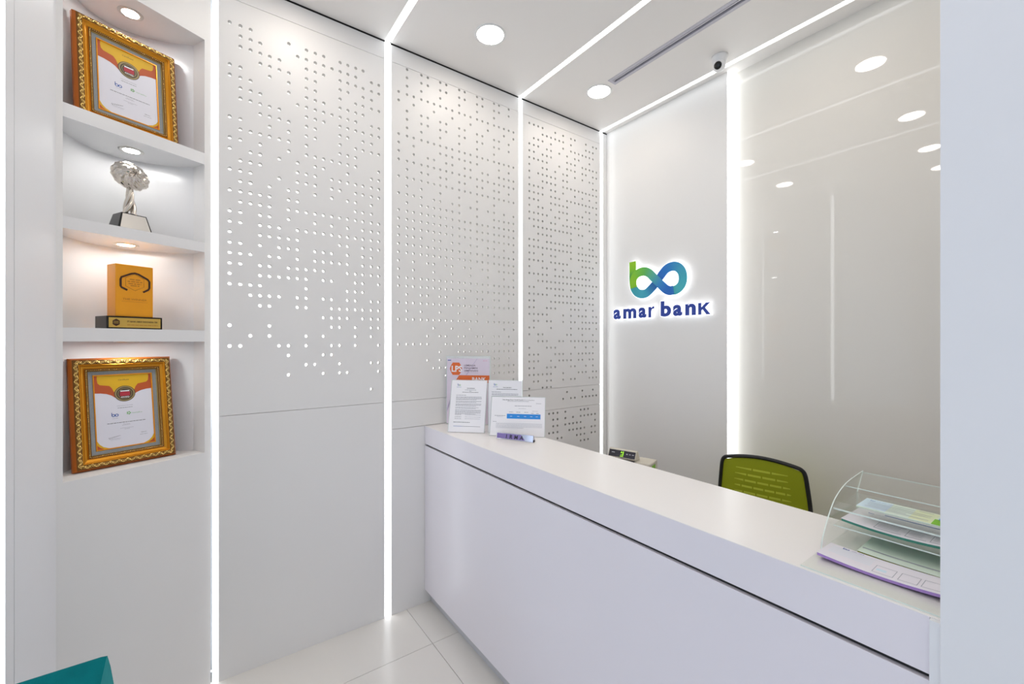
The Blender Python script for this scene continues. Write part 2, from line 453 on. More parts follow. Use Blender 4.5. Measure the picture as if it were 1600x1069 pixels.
wl = bx('wall_left', -0.16, -0.11, 0.03, 2.95, 0, CEIL + 0.014, 'cavity'); tag(wl, 'white left wall clad in perforated panels', kind='structure')
TH = 0.024
def holed_panel(y0, y1, z0, z1, data, r, name='perforated_panel'):
    cols, pitch, zb, rows, masks = data
    order = sorted(range(len(cols)), key=lambda i: cols[i])
    cy = [cols[i] for i in order]; ms = [set(masks[i]) for i in order]
    yb = [y0] + [(a + b) / 2 for a, b in zip(cy, cy[1:])] + [y1]
    mb = MB()
    F = []; V = []
    ks = [k for k in range(rows) if zb + k * pitch - r > z0 + 0.0008 and zb + k * pitch + r < z1 - 0.0008]
    lo = max(z0, zb + (ks[0] - 0.5) * pitch); hi = min(z1, zb + (ks[-1] + 0.5) * pitch)
    def quad(a, b, c, d):
        o = len(V); V.extend([(0, a, c), (0, b, c), (0, b, d), (0, a, d)]); F.append((o, o + 1, o + 2, o + 3))
    if lo > z0: quad(y0, y1, z0, lo)
    if hi < z1: quad(y0, y1, hi, z1)
    T = []; W = []
    for c in range(len(cy)):
        k = 0
        while k < len(ks):
            kk = ks[k]
            if kk not in ms[c]:
                j = k
                while j + 1 < len(ks) and ks[j + 1] not in ms[c]: j += 1
                quad(yb[c], yb[c + 1], max(lo, zb + (kk - .5) * pitch), min(hi, zb + (ks[j] + .5) * pitch)); k = j + 1; continue
            a, b = yb[c], yb[c + 1]; p, q = max(lo, zb + (kk - .5) * pitch), min(hi, zb + (kk + .5) * pitch)
            zc = zb + kk * pitch
            o = len(V)
            V.extend([(0, b, q), (0, a, q), (0, a, p), (0, b, p)])          # corners at 45, 135, 225, 315 deg
            V.extend([(0, cy[c] + r * math.cos(math.radians(45 + 30 * i)), zc + r * math.sin(math.radians(45 + 30 * i))) for i in range(12)])
            for s in range(4):
                ring = [o + 4 + (3 * s + i) % 12 for i in range(4)]
                F.append(tuple([o + s] + [o + (s + 1) % 4] + list(reversed(ring))))
            w = len(W)
            W.extend([(x_, v[1], v[2]) for x_ in (0, -TH) for v in V[o + 4:o + 16]])
            T.extend([(w + i, w + 12 + i, w + 12 + (i + 1) % 12, w + (i + 1) % 12) for i in range(12)])
            k += 1
    F = [tuple(f) for f in F]
    mb.add(V, F, 'laminate'); mb.add(W, T, 'hole_edge', smooth=True)
    for (a, b, c, d) in ((y0, y0, z0, z1), (y1, y1, z0, z1)):
        mb.add([(0, a, c), (0, a, d), (-TH, a, d), (-TH, a, c)], [(0, 1, 2, 3)], 'laminate')
    for z in (z0, z1): mb.add([(0, y0, z), (0, y1, z), (-TH, y1, z), (-TH, y0, z)], [(0, 1, 2, 3)], 'laminate')
    return mb.build(name, wl)
def plain_panel(y0, y1, z0, z1): return bx('wall_panel', -TH, 0, y0, y1, z0, z1, 'laminate', wl, 0.0007)
ZT0, ZT1, ZA0, ZA1, ZB0, ZB1, ZTOP = 3.2405, 3.2425, 1.2485, 1.2505, 1.0862, 1.0885, CEIL - 0.010
plain_panel(0.060, 0.853, 0.0, 1.2485); holed_panel(0.060, 0.853, ZA1, ZT0, HOLES_A, 0.0086); plain_panel(0.060, 0.853, ZT1, ZTOP)
plain_panel(0.893, 1.822, 0.0, ZB0); plain_panel(0.893, 1.822, ZB1, ZA0)
holed_panel(0.893, 1.822, ZA1, ZT0, HOLES_B, 0.0082); plain_panel(0.893, 1.822, ZT1, ZTOP)
HOLES_C_LOW = (HOLES_C[0], HOLES_C[1], HOLES_C[2], 2, HOLES_C[4])
holed_panel(1.857, 2.664, 0.55, ZB0, HOLES_D, 0.0086); plain_panel(1.857, 2.664, 0.0, 0.548)
holed_panel(1.857, 2.664, ZB1, ZA0, HOLES_C_LOW, 0.0082)
holed_panel(1.857, 2.664, ZA1, ZT0, HOLES_C, 0.0082); plain_panel(1.857, 2.664, ZT1, ZTOP)
plain_panel(2.700, 2.746, 0.0, ZTOP)
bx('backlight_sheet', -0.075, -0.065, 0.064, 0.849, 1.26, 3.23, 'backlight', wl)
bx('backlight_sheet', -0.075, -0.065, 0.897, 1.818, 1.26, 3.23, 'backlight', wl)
bx('backlight_sheet', -0.075, -0.065, 1.861, 2.660, 1.26, 3.23, 'added_cavity_glow', wl)  # faint glow added behind the third bay to lighten its holes
bx('cavity_shade_sheet', -0.075, -0.065, 1.861, 2.660, 0.5, 1.25, 'cavity_shade', wl)  # dark colour stands in for the unlit cavity behind the lower holes
bx('shadow_gap', -0.03, -0.012, 0.060, 2.746, ZTOP, CEIL + 0.012, 'gap_dark', wl)
for ym in (0.853, 0.889, 1.822, 1.853): bx('channel', -0.06, -0.019, ym, ym + 0.004, 0, ZTOP, 'gap_dark', wl)

# ---------------------------------------------------------------- light strips
def strip(label, boxes):
    o = MB()
    for b in boxes: o.box(*b, 'led')
    return tag(o.build('light_strip'), label, 'light strip', 'luminous strips set flush in walls and ceiling')
cz0, cz1 = CEIL + 0.002, CEIL + 0.010
strip('glowing white strip between the award niches and the first perforated panel', [(-0.016, -0.004, 0.036, 0.058, 0.002, CEIL), (-0.004, 4.59, 0.042, 0.062, cz0, cz1)])
strip('glowing white strip between first and second perforated panels, bending onto the ceiling', [(-0.016, -0.004, 0.857, 0.889, 0.002, CEIL), (-0.004, 4.59, 0.857, 0.886, cz0, cz1)])
strip('glowing white strip between second and third perforated panels, bending onto the ceiling', [(-0.016, -0.004, 1.828, 1.852, 0.002, CEIL), (-0.004, 4.59, 1.826, 1.853, cz0, cz1)])
strip('glowing white strip in the room corner, running along the ceiling behind the security camera', [(-0.016, -0.004, 2.668, 2.696, 0.002, CEIL), (-0.004, 3.28, 2.668, 2.696, cz0, cz1)])

# ---------------------------------------------------------------- back wall: sign panel, glossy glass
wb = bx('wall_back', -0.1, 4.75, 2.83, 2.95, 0, CEIL + 0.014, 'cavity'); tag(wb, 'back wall of the counter area with sign panel and glossy glass', kind='structure')
bx('sign_panel', 0.0, 1.016, 2.746, 2.826, 0, CEIL, 'laminate_matte', wb, 0.0008)
bx('glass_panel', 1.034, 3.3, 2.808, 2.820, 0, CEIL, 'back_painted_glass', wb)
strip('tall glowing white strip between the sign wall and the glossy cream glass', [(1.017, 1.031, 2.750, 2.806, 0.002, CEIL - 0.012)])

# ---------------------------------------------------------------- angled wall with award niches
NB = math.radians(27.8)
P0 = Vector((0.0, 0.029, 0))
NS = Vector((math.sin(NB), -math.cos(NB), 0))      # along the wall, away from the perforated wall
ND = Vector((-math.cos(NB), -math.sin(NB), 0))     # into the wall
NMAT = Matrix(((NS.x, -ND.x, 0, P0.x), (NS.y, -ND.y, 0, P0.y), (0, 0, 1, 0), (0, 0, 0, 1)))
# local frame of the angled wall: x = s along the wall, y = towards the room, z = up  (mirrored handedness handled below)
def nw(s, d, z): q = P0 + NS * s + ND * d; return (q.x, q.y, z)
def nbox(mb, s0, s1, d0, d1, z0, z1, m):
    vs = [nw(s, d, z) for z in (z0, z1) for d in (d0, d1) for s in (s0, s1)]
    mb.add(vs, [(0, 2, 3, 1), (4, 5, 7, 6), (0, 1, 5, 4), (2, 6, 7, 3), (0, 4, 6, 2), (1, 3, 7, 5)], m)
S0, S1, SE = 0.026, 0.497, 0.515
mb = MB(); nbox(mb, S0, S1, 0, 0.30, 0, 1.091, 'laminate'); wn = mb.build('wall_angled')
for a_, b_, c_, d_, nm_, m_ in ((0.0, S0, 0, CEIL, 'stile', 'laminate'), (S1, SE, 0, CEIL, 'stile', 'laminate'), (S0, S1, 2.993, CEIL, 'header_panel', 'laminate')):
    mb = MB(); nbox(mb, a_, b_, 0, 0.30, c_, d_, m_); mb.build(nm_, wn)
tag(wn, 'narrow angled white wall with four lit award niches', kind='structure')
pts = []
for i in range(25):
    s = S0 + (S1 - S0) * i / 24; u = (s - 0.262) / 0.2355
    pts.append((s, 0.09 + 0.175 * max(0, 1 - u * u)))
mb = MB(); vs = [nw(s, d, z) for z in (1.09, 2.994) for s, d in pts]; n = len(pts)
mb.add(vs, [(i, i + 1, n + i + 1, n + i) for i in range(n - 1)], 'niche_white', smooth=True)
mb.build('curved_niche_back', wn)
def shelf(z0, z1):
    m_ = MB(); n_ = len(pts)
    vs_ = [nw(s, d, z) for z in (z0, z1) for s, d in ([(S0, 0.0)] + pts + [(S1, 0.0)])]; k = n_ + 2
    m_.add(vs_, [tuple(range(k)), tuple(reversed(range(k, 2 * k)))] + [(i, (i + 1) % k, k + (i + 1) % k, k + i) for i in range(k)], 'niche_white')
    return m_.build('shelf', wn)
for z0, z1 in ((1.602, 1.653), (2.014, 2.058), (2.418, 2.470)): shelf(z0, z1)

# return wall, far left of the frame
E_ = Vector(nw(SE, 0, 0)); G_ = Vector((0.536, -0.473, 0)); RU = (G_ - E_).normalized(); RN = Vector((-RU.y, RU.x, 0))
if RN.y < 0: RN = -RN
def rp(u, d, z): q = E_ + RU * u + RN * d; return (q.x, q.y, z)
def rbox(mb, u0, u1, d0, d1, z0, z1, m):
    vs = [rp(u, d, z) for z in (z0, z1) for d in (d0, d1) for u in (u0, u1)]
    mb.add(vs, [(0, 2, 3, 1), (4, 5, 7, 6), (0, 1, 5, 4), (2, 6, 7, 3), (0, 4, 6, 2), (1, 3, 7, 5)], m)
LR = (G_ - E_).length
mb = MB(); rbox(mb, -0.02, LR + 0.10, -0.09, -0.05, 0, CEIL, 'cavity'); wr_ = mb.build('wall_return'); tag(wr_, 'short white return wall left of the niches', kind='structure')
g = LR - 0.045
mb = MB(); rbox(mb, 0.0, g - 0.0012, -0.05, 0, 0, CEIL, 'painted_wall'); mb.build('wall_panel', wr_)
mb = MB(); rbox(mb, g + 0.0012, LR, -0.05, 0, 0, CEIL, 'painted_wall'); mb.build('wall_panel', wr_)
mb = MB(); rbox(mb, LR + 0.034, LR + 0.075, -0.05, 0, 0, CEIL, 'painted_wall'); mb.build('wall_panel', wr_)
mb = MB(); rbox(mb, LR + 0.001, LR + 0.033, -0.016, -0.004, 0.002, CEIL - 0.002, 'led')
tag(mb.build('light_strip'), 'glowing white strip at the far left edge beside the return wall', 'light strip', 'luminous strips set flush in walls and ceiling')
sx = rp(LR + 0.075, 0, 0)[0]
ws = bx('wall_side', sx - 0.12, sx, -4.0, -0.50, 0, CEIL, 'painted_wall'); tag(ws, 'white side wall behind the viewpoint', kind='structure')

# pillar on the right, rooms walls out of view
wr = bx('wall_right', 2.264, 4.6, 1.082, 1.60, 0, CEIL, 'painted_wall', None, 0.001); tag(wr, 'pale bluish white pier at the right edge of the frame', kind='structure')
w_ = bx('wall_right_inner', 3.3, 3.4, 1.60, 2.83, 0, CEIL, 'painted_wall'); tag(w_, 'white wall behind the pier', kind='structure')
w_ = bx('wall_right_outer', 4.6, 4.7, -4.0, 1.082, 0, CEIL, 'painted_wall'); tag(w_, 'white wall at the right of the entrance room', kind='structure')
mb = MB(); mb.box(sx - 0.12, 1.0, -4.1, -4.0, 0, CEIL, 'painted_wall'); mb.box(4.2, 4.7, -4.1, -4.0, 0, CEIL, 'painted_wall'); mb.box(1.0, 4.2, -4.1, -4.0, 2.75, CEIL, 'painted_wall')
tag(mb.build('wall_front'), 'shopfront wall behind the viewpoint', kind='structure')
mb = MB()
for x in (1.0, 2.04, 3.10, 4.14): mb.box(x, x + 0.06, -4.08, -4.02, 0, 2.75, 'alu')
mb.box(1.0, 4.2, -4.08, -4.02, 2.69, 2.75, 'alu'); mb.box(1.0, 4.2, -4.08, -4.02, 0, 0.06, 'alu')
w1 = mb.build('window_1'); tag(w1, 'aluminium shopfront frame behind the viewpoint', kind='structure')

# ---------------------------------------------------------------- reception counter
CZ = 1.086; CY0 = 1.102; CX1 = 2.247
ct = empty('reception_counter', (1.12, 1.3, 0), 0, 'long white reception counter with a raised slab top and thin black reveal', 'counter')
def cpart(name, x0, x1, y0, y1, z0, z1, m, bev=0.0):
    o = bx(name, x0 - 1.12, x1 - 1.12, y0 - 1.3, y1 - 1.3, z0, z1, m, ct, bev); return o
cpart('fascia', 0.002, CX1, CY0, CY0 + 0.02, 0.977, 1.0845, 'counter_white', 0.0006)
cpart('countertop', 0.002, 2.2632, CY0 + 0.0005, 1.488, 1.0847, CZ, 'counter_top')
cpart('slab_core', 0.002, CX1, CY0 + 0.021, 1.488, 0.977, 1.0845, 'counter_white')
cpart('reveal', 0.002, CX1 - 0.004, CY0 + 0.012, 1.44, 0.9655, 0.9768, 'reveal_black')
cpart('front_panel', 0.002, CX1, CY0, CY0 + 0.022, 0.083, 0.9653, 'counter_white', 0.0008)
cpart('inner_panel', 0.002, CX1, 1.42, 1.44, 0.083, 0.965, 'counter_white')
cpart('kick_plate', 0.002, CX1, 1.142, 1.16, 0.0, 0.083, 'kick_grey')
cpart('end_trim', CX1 + 0.001, 2.2635, 1.092, 1.30, 0.0, CZ - 0.0016, 'painted_wall')

# work desk behind, hidden below the ledge
dk = empty('work_desk', (1.1, 1.8, 0), 0, 'low white work desk hidden behind the raised counter', 'desk')
bx('desk_top', -1.09, 1.1, -0.355, 0.06, 0.72, 0.75, 'counter_white', dk, 0.002)
bx('desk_return', -1.09, -0.02, 0.0605, 0.36, 0.72, 0.75, 'counter_white', dk, 0.002)
for x in (-1.06, 1.06): bx('desk_panel', x - 0.012, x + 0.012, -0.355, 0.05, 0.0, 0.72, 'counter_white', dk)
bx('desk_panel', -0.05, -0.026, 0.07, 0.34, 0.0, 0.72, 'counter_white', dk)

# ---------------------------------------------------------------- downlights
def downlight(x, y, label):
    t = empty('downlight', (x, y, CEIL), 0, label, 'downlight', 'round ceiling downlights')
    MB().lathe([(0.072, -0.0005), (0.083, -0.0045), (0.090, -0.002), (0.090, 0.0)], 'white_plastic', 40).build('trim_ring', t)
    MB().lathe([(0.0, -0.0025), (0.040, -0.0025), (0.0755, -0.0020)], 'lamp_lens', 40).build('lens', t)
downlight(0.395, 1.325, 'bright round downlight over the second perforated panel, left of the slot ceiling strip')
downlight(0.377, 2.242, 'bright round downlight at the near end of the dark air slot')
hid = 'round downlight outside the frame, some of the set added unseen as fill light'
for (x, y) in ((0.375, 0.384), (1.585, 2.216), (1.575, 1.175), (1.53, 0.307), (1.50, -0.365), (2.75, 0.307),
               (2.75, 2.216), (3.9, 0.307), (1.56, -1.7), (2.75, -1.7), (3.9, -1.7), (1.56, -2.6), (2.75, -2.6), (3.9, -2.6)):  # the two rightmost rows and all rear ones are unseen lamps added for fill
    downlight(x, y, hid)

# niche puck lights
names = ['top', 'second', 'third', 'lowest']
for (s, d, z, nm) in ((0.256, 0.11, 2.993, 'small round light in the ceiling of the top niche above the tilted certificate'),
                      (0.247, 0.125, 2.418, 'small round light above the silver trophy'),
                      (0.261, 0.135, 2.014, 'small round light above the gold plaque trophy'),
                      (0.262, 0.12, 1.602, 'small round light above the lower framed certificate')):
    x, y, _ = nw(s, d, z)
    t = empty('niche_light', (x, y, z), 0, nm, 'spotlight', 'small lights in the niches')
    MB().lathe([(0.026, -0.001), (0.032, -0.004), (0.041, -0.003), (0.043, 0.0)], 'puck_ring', 32).build('trim_ring', t)
    MB().lathe([(0.0, -0.003), (0.016, -0.003), (0.0285, -0.002)], 'puck_lens', 28).build('lens', t)

# ---------------------------------------------------------------- linear air slot
vt = empty('air_diffuser', (vx0, (vy0 + vy1) / 2, CEIL), 0, 'long narrow grey air slot with a dark opening in the ceiling', 'air vent')
w2 = (vy1 - vy0) / 2; L = vx1 - vx0
MB().box(0.0, L, -w2, w2, 0.0115, 0.0135, 'vent_dark').build('plenum', vt)
mb = MB()
mb.box(0, L, -w2, -w2 + 0.022, -0.002, 0.010, 'vent_frame'); mb.box(0, L, w2 - 0.022, w2, -0.002, 0.010, 'vent_frame')
mb.box(0, 0.02, -w2 + 0.022, w2 - 0.022, -0.002, 0.010, 'vent_frame'); mb.box(L - 0.02, L, -w2 + 0.022, w2 - 0.022, -0.002, 0.010, 'vent_frame')
mb.build('frame', vt)
MB().box(0.02, L - 0.02, -w2 + 0.027, -w2 + 0.037, -0.001, 0.005, 'vent_frame').build('blade', vt)

# ---------------------------------------------------------------- ceiling camera
cc = empty('security_camera', (1.065, 2.565, CEIL), 0, 'small white security camera with a black lens on the ceiling near the sign wall', 'camera')
MB().lathe([(0.0, 0.0), (0.047, 0.0), (0.047, -0.010), (0.043, -0.020), (0.036, -0.040), (0.034, -0.052), (0.0, -0.052)], 'white_plastic', 32).build('base', cc)
look = Vector((CAMX - 1.065 - 0.9, -2.565, -1.0)).normalized()
ctr = Vector((0.0, -0.006, -0.058))
Mq = Matrix.Translation(ctr) @ look.to_track_quat('Z', 'Y').to_matrix().to_4x4()
MB().sphere((0, 0, 0), 0.036, 'white_plastic', 28, 16, Mq).build('eyeball', cc)
ln = MB().lathe([(0.0, 0.0400), (0.010, 0.0395), (0.0195, 0.036), (0.0225, 0.030), (0.0225, 0.022)], 'black_gloss', 28, Mq).build('lens', cc)
MB().lathe([(0.0, 0.0408), (0.006, 0.0405), (0.0085, 0.0392)], 'black_plastic', 20, Mq).build('lens_glass', ln)

# ---------------------------------------------------------------- backlit sign
SY = 2.710
sg = empty('backlit_sign', (0.51, SY, 1.9), 0, 'backlit company sign with a green and blue ribbon emblem over blue lettering', 'sign')
def s3(x, z, d): return (x - 0.51, d, z - 1.9)      # d: 0 = face plane, + = towards wall
def unproj(u, v):      # sketch coordinates of the emblem -> metres on the sign plane
    px, py = 930 + u / 7.2727, 380 + v / 7.2727
    s = (px - 800) / 666.6; dx = -math.sin(YAW) + math.cos(YAW) * s; dy = math.cos(YAW) + math.sin(YAW) * s
    t = SY / dy
    return (CAMX + dx * t, CAMZ - (py - 534.5) / 666.6 * t)
def ribbon(pts, cols, w, d, name, taper_start=False):
    P = [unproj(*p) for p in pts]
    C = catmull([(p[0], p[1], 0) for p in P], 8)
    K = catmull([c for c in cols], 8)
    n = len(C)
    def strip2d(hw):
        l = []; r = []
        for i, p in enumerate(C):
            t = (C[min(i + 1, n - 1)] - C[max(i - 1, 0)]).normalized(); q = Vector((-t.y, t.x, 0))
            l.append(p + q * hw); r.append(p - q * hw)
        return l, r
    l, r = strip2d(w / 2)
    v2 = [(p.x, p.y) for p in l] + [(p.x, p.y) for p in r]
    fs = [(i, i + 1, n + i + 1, n + i) for i in range(n - 1)]
    def orient(v2, fs):
        out = []
        for f in fs:
            a = sum(v2[f[i]][0] * v2[f[(i + 1) % 4]][1] - v2[f[(i + 1) % 4]][0] * v2[f[i]][1] for i in range(4))
            out.append(f if a > 0 else tuple(reversed(f)))
        return out
    mb = MB(); solid_from_faces(mb, v2, orient(v2, fs), d, d + 0.0015, 'ribbon_print', s3)
    o = mb.build(name, sg)
    at = o.data.attributes.new('print', 'FLOAT_COLOR', 'POINT')
    N2 = 2 * n
    for i in range(len(o.data.vertices)):
        c = K[min((i % N2) % n, len(K) - 1)]
        at.data[i].color = lin((c[0], c[1], c[2]))
    l, r = strip2d(w / 2 + 0.004)
    v2 = [(p.x, p.y) for p in l] + [(p.x, p.y) for p in r]
    mb = MB(); solid_from_faces(mb, v2, orient(v2, fs), 0.0045, 0.022, 'sign_glow', s3)
    tag(mb.build('acrylic_body', o), 'glowing white acrylic body')
G1, G2, TE, TB, BL, DB = (140, 200, 40), (96, 186, 70), (72, 176, 160), (60, 150, 190), (24, 110, 196), (20, 80, 160)
A_pts = [(438, 508), (431, 450), (440, 395), (480, 345), (550, 321), (610, 340), (660, 388), (705, 432), (755, 482), (805, 525), (850, 540), (890, 530)]
A_col = [(130, 196, 40), (140, 204, 36), (136, 202, 40), (120, 196, 60), (100, 188, 80), (90, 182, 130), (76, 172, 164), (60, 150, 190), (40, 126, 200), (28, 108, 196), (24, 104, 192), (34, 120, 190)]
B_pts = [(422, 212), (424, 300), (424, 400), (428, 460), (440, 515), (475, 562), (525, 579), (580, 566), (640, 510), (700, 438), (750, 360), (810, 290), (880, 262), (940, 275), (982, 325), (994, 395), (982, 460), (945, 510), (900, 534), (860, 540)]
B_col = [(150, 204, 30), (130, 196, 40), (70, 160, 90), (60, 164, 150), (62, 170, 180), (64, 172, 190), (66, 174, 196), (56, 160, 190), (36, 120, 180), (18, 84, 170), (22, 108, 196), (28, 120, 200), (40, 136, 196), (52, 150, 190), (58, 164, 190), (60, 170, 190), (62, 172, 188), (64, 174, 186), (64, 172, 180), (60, 168, 180)]
ribbon(B_pts, B_col, 0.064, 0.0018, 'emblem_ribbon')
ribbon(A_pts, A_col, 0.064, 0.0, 'emblem_ribbon')
ups = [('a', 207, 290, 755, 872), ('m', 318, 467, 748, 864), ('a', 492, 580, 738, 852), ('r', 604, 670, 730, 850), ('b', 743, 862, 660, 836),
       ('a', 883, 988, 702, 828), ('n', 1022, 1143, 690, 818), ('K', 1170, 1310, 678, 812)]
zb = sum(unproj(a, c)[1] for _, a, b, t, c in ups) / 8
xh = sum(unproj(a, t)[1] - unproj(a, c)[1] for g_, a, b, t, c in ups if g_ != 'b') / 7
POLY = {'r': [[(0, 0), (.48, 0), (.48, .60), (.58, .74), (.76, .81), (1, .80), (1, 1.02), (.78, 1.02), (.58, .95), (.48, .86), (.48, 1), (0, 1)]],
        'K': [[(0, 0), (.26, 0), (.26, .34), (.36, .44), (.68, 0), (1, 0), (.56, .58), (.97, 1), (.64, 1), (.26, .62), (.26, 1), (0, 1)]]}
def glyph(ch, x0, x1, z0, z1, bold):
    if ch not in POLY: return glyph_box(ch, x0, x1, z0, z1, bold)
    vs, fs = [], []
    for p in POLY[ch]:
        fs.append(tuple(range(len(vs), len(vs) + len(p)))); vs += [(x0 + u * (x1 - x0), z0 + v * (z1 - z0)) for u, v in p]
    return vs, fs
for ch, a, b, t, c in ups:
    x0 = unproj(a, c)[0]; x1 = unproj(b, c)[0]
    h = xh if ch != 'b' else xh * 1.42
    v2, fs = glyph(ch, x0, x1, zb, zb + h, 0.046)
    mb = MB(); solid_from_faces(mb, v2, fs, 0.0, 0.0015, 'letter_blue', s3); o = mb.build('letter', sg)
    v2, fs = glyph(ch, x0 - 0.004, x1 + 0.004, zb - 0.004, zb + h + 0.004, 0.064)
    mb = MB(); solid_from_faces(mb, v2, fs, 0.002, 0.022, 'sign_glow', s3); tag(mb.build('acrylic_body', o), 'glowing white acrylic body')

def mini_logo(mb, x, y, w, z, m1='ink_blue', m2=None):
    """small two-loop ribbon mark"""
    r = w * 0.21
    for k, cx_ in enumerate((-0.24 * w, 0.24 * w)):
        n = 20; vs = []
        for i in range(n):
            a = 2 * PI * i / n
            vs += [(x + cx_ + r * 1.25 * math.cos(a), y + r * 1.25 * math.sin(a), z), (x + cx_ + r * 0.72 * math.cos(a), y + r * 0.72 * math.sin(a), z)]
        mb.add(vs, [(2 * i, 2 * ((i + 1) % n), 2 * ((i + 1) % n) + 1, 2 * i + 1) for i in range(n)], m1 if k == 0 or not m2 else m2)
    mb.add([(x - 0.5 * w, y, z), (x - 0.40 * w, y, z), (x - 0.40 * w, y + 0.52 * w, z), (x - 0.5 * w, y + 0.52 * w, z)], [(0, 1, 2, 3)], m1)

# ---------------------------------------------------------------- framed certificates
def frame_matrix(bl, br, z, lean):
    u = Vector((br[0] - bl[0], br[1] - bl[1], 0)).normalized(); n = Vector((u.y, -u.x, 0))
    if n.x * (CAMX - bl[0]) + n.y * (-bl[1]) < 0: n = -n
    th = math.radians(lean)
    up = Vector((-n.x * math.sin(th), -n.y * math.sin(th), math.cos(th))); nn = u.cross(up)
    o = Vector(((bl[0] + br[0]) / 2, (bl[1] + br[1]) / 2, z))
    return Matrix(((u.x, up.x, nn.x, o.x), (u.y, up.y, nn.y, o.y), (u.z, up.z, nn.z, o.z), (0, 0, 0, 1)))

def rect_ring(mb, W, H, i0, z0, i1, z1, m):
    a = [(-W / 2 + i0, i0), (W / 2 - i0, i0), (W / 2 - i0, H - i0), (-W / 2 + i0, H - i0)]
    b = [(-W / 2 + i1, i1), (W / 2 - i1, i1), (W / 2 - i1, H - i1), (-W / 2 + i1, H - i1)]
    vs = [(p[0], p[1], z0) for p in a] + [(p[0], p[1], z1) for p in b]
    mb.add(vs, [(i, (i + 1) % 4, 4 + (i + 1) % 4, 4 + i) for i in range(4)], m)

def perimeter(W, H, ins, step):
    x0, x1, y0, y1 = -W / 2 + ins, W / 2 - ins, ins, H - ins
    out = []
    for (ax, ay, bx_, by) in ((x0, y0, x1, y0), (x1, y0, x1, y1), (x1, y1, x0, y1), (x0, y1, x0, y0)):
        L = math.hypot(bx_ - ax, by - ay); n = max(1, round(L / step)); a = math.atan2(by - ay, bx_ - ax)
        for i in range(n): out.append((ax + (bx_ - ax) * (i + .5) / n, ay + (by - ay) * (i + .5) / n, a, i))
    return out

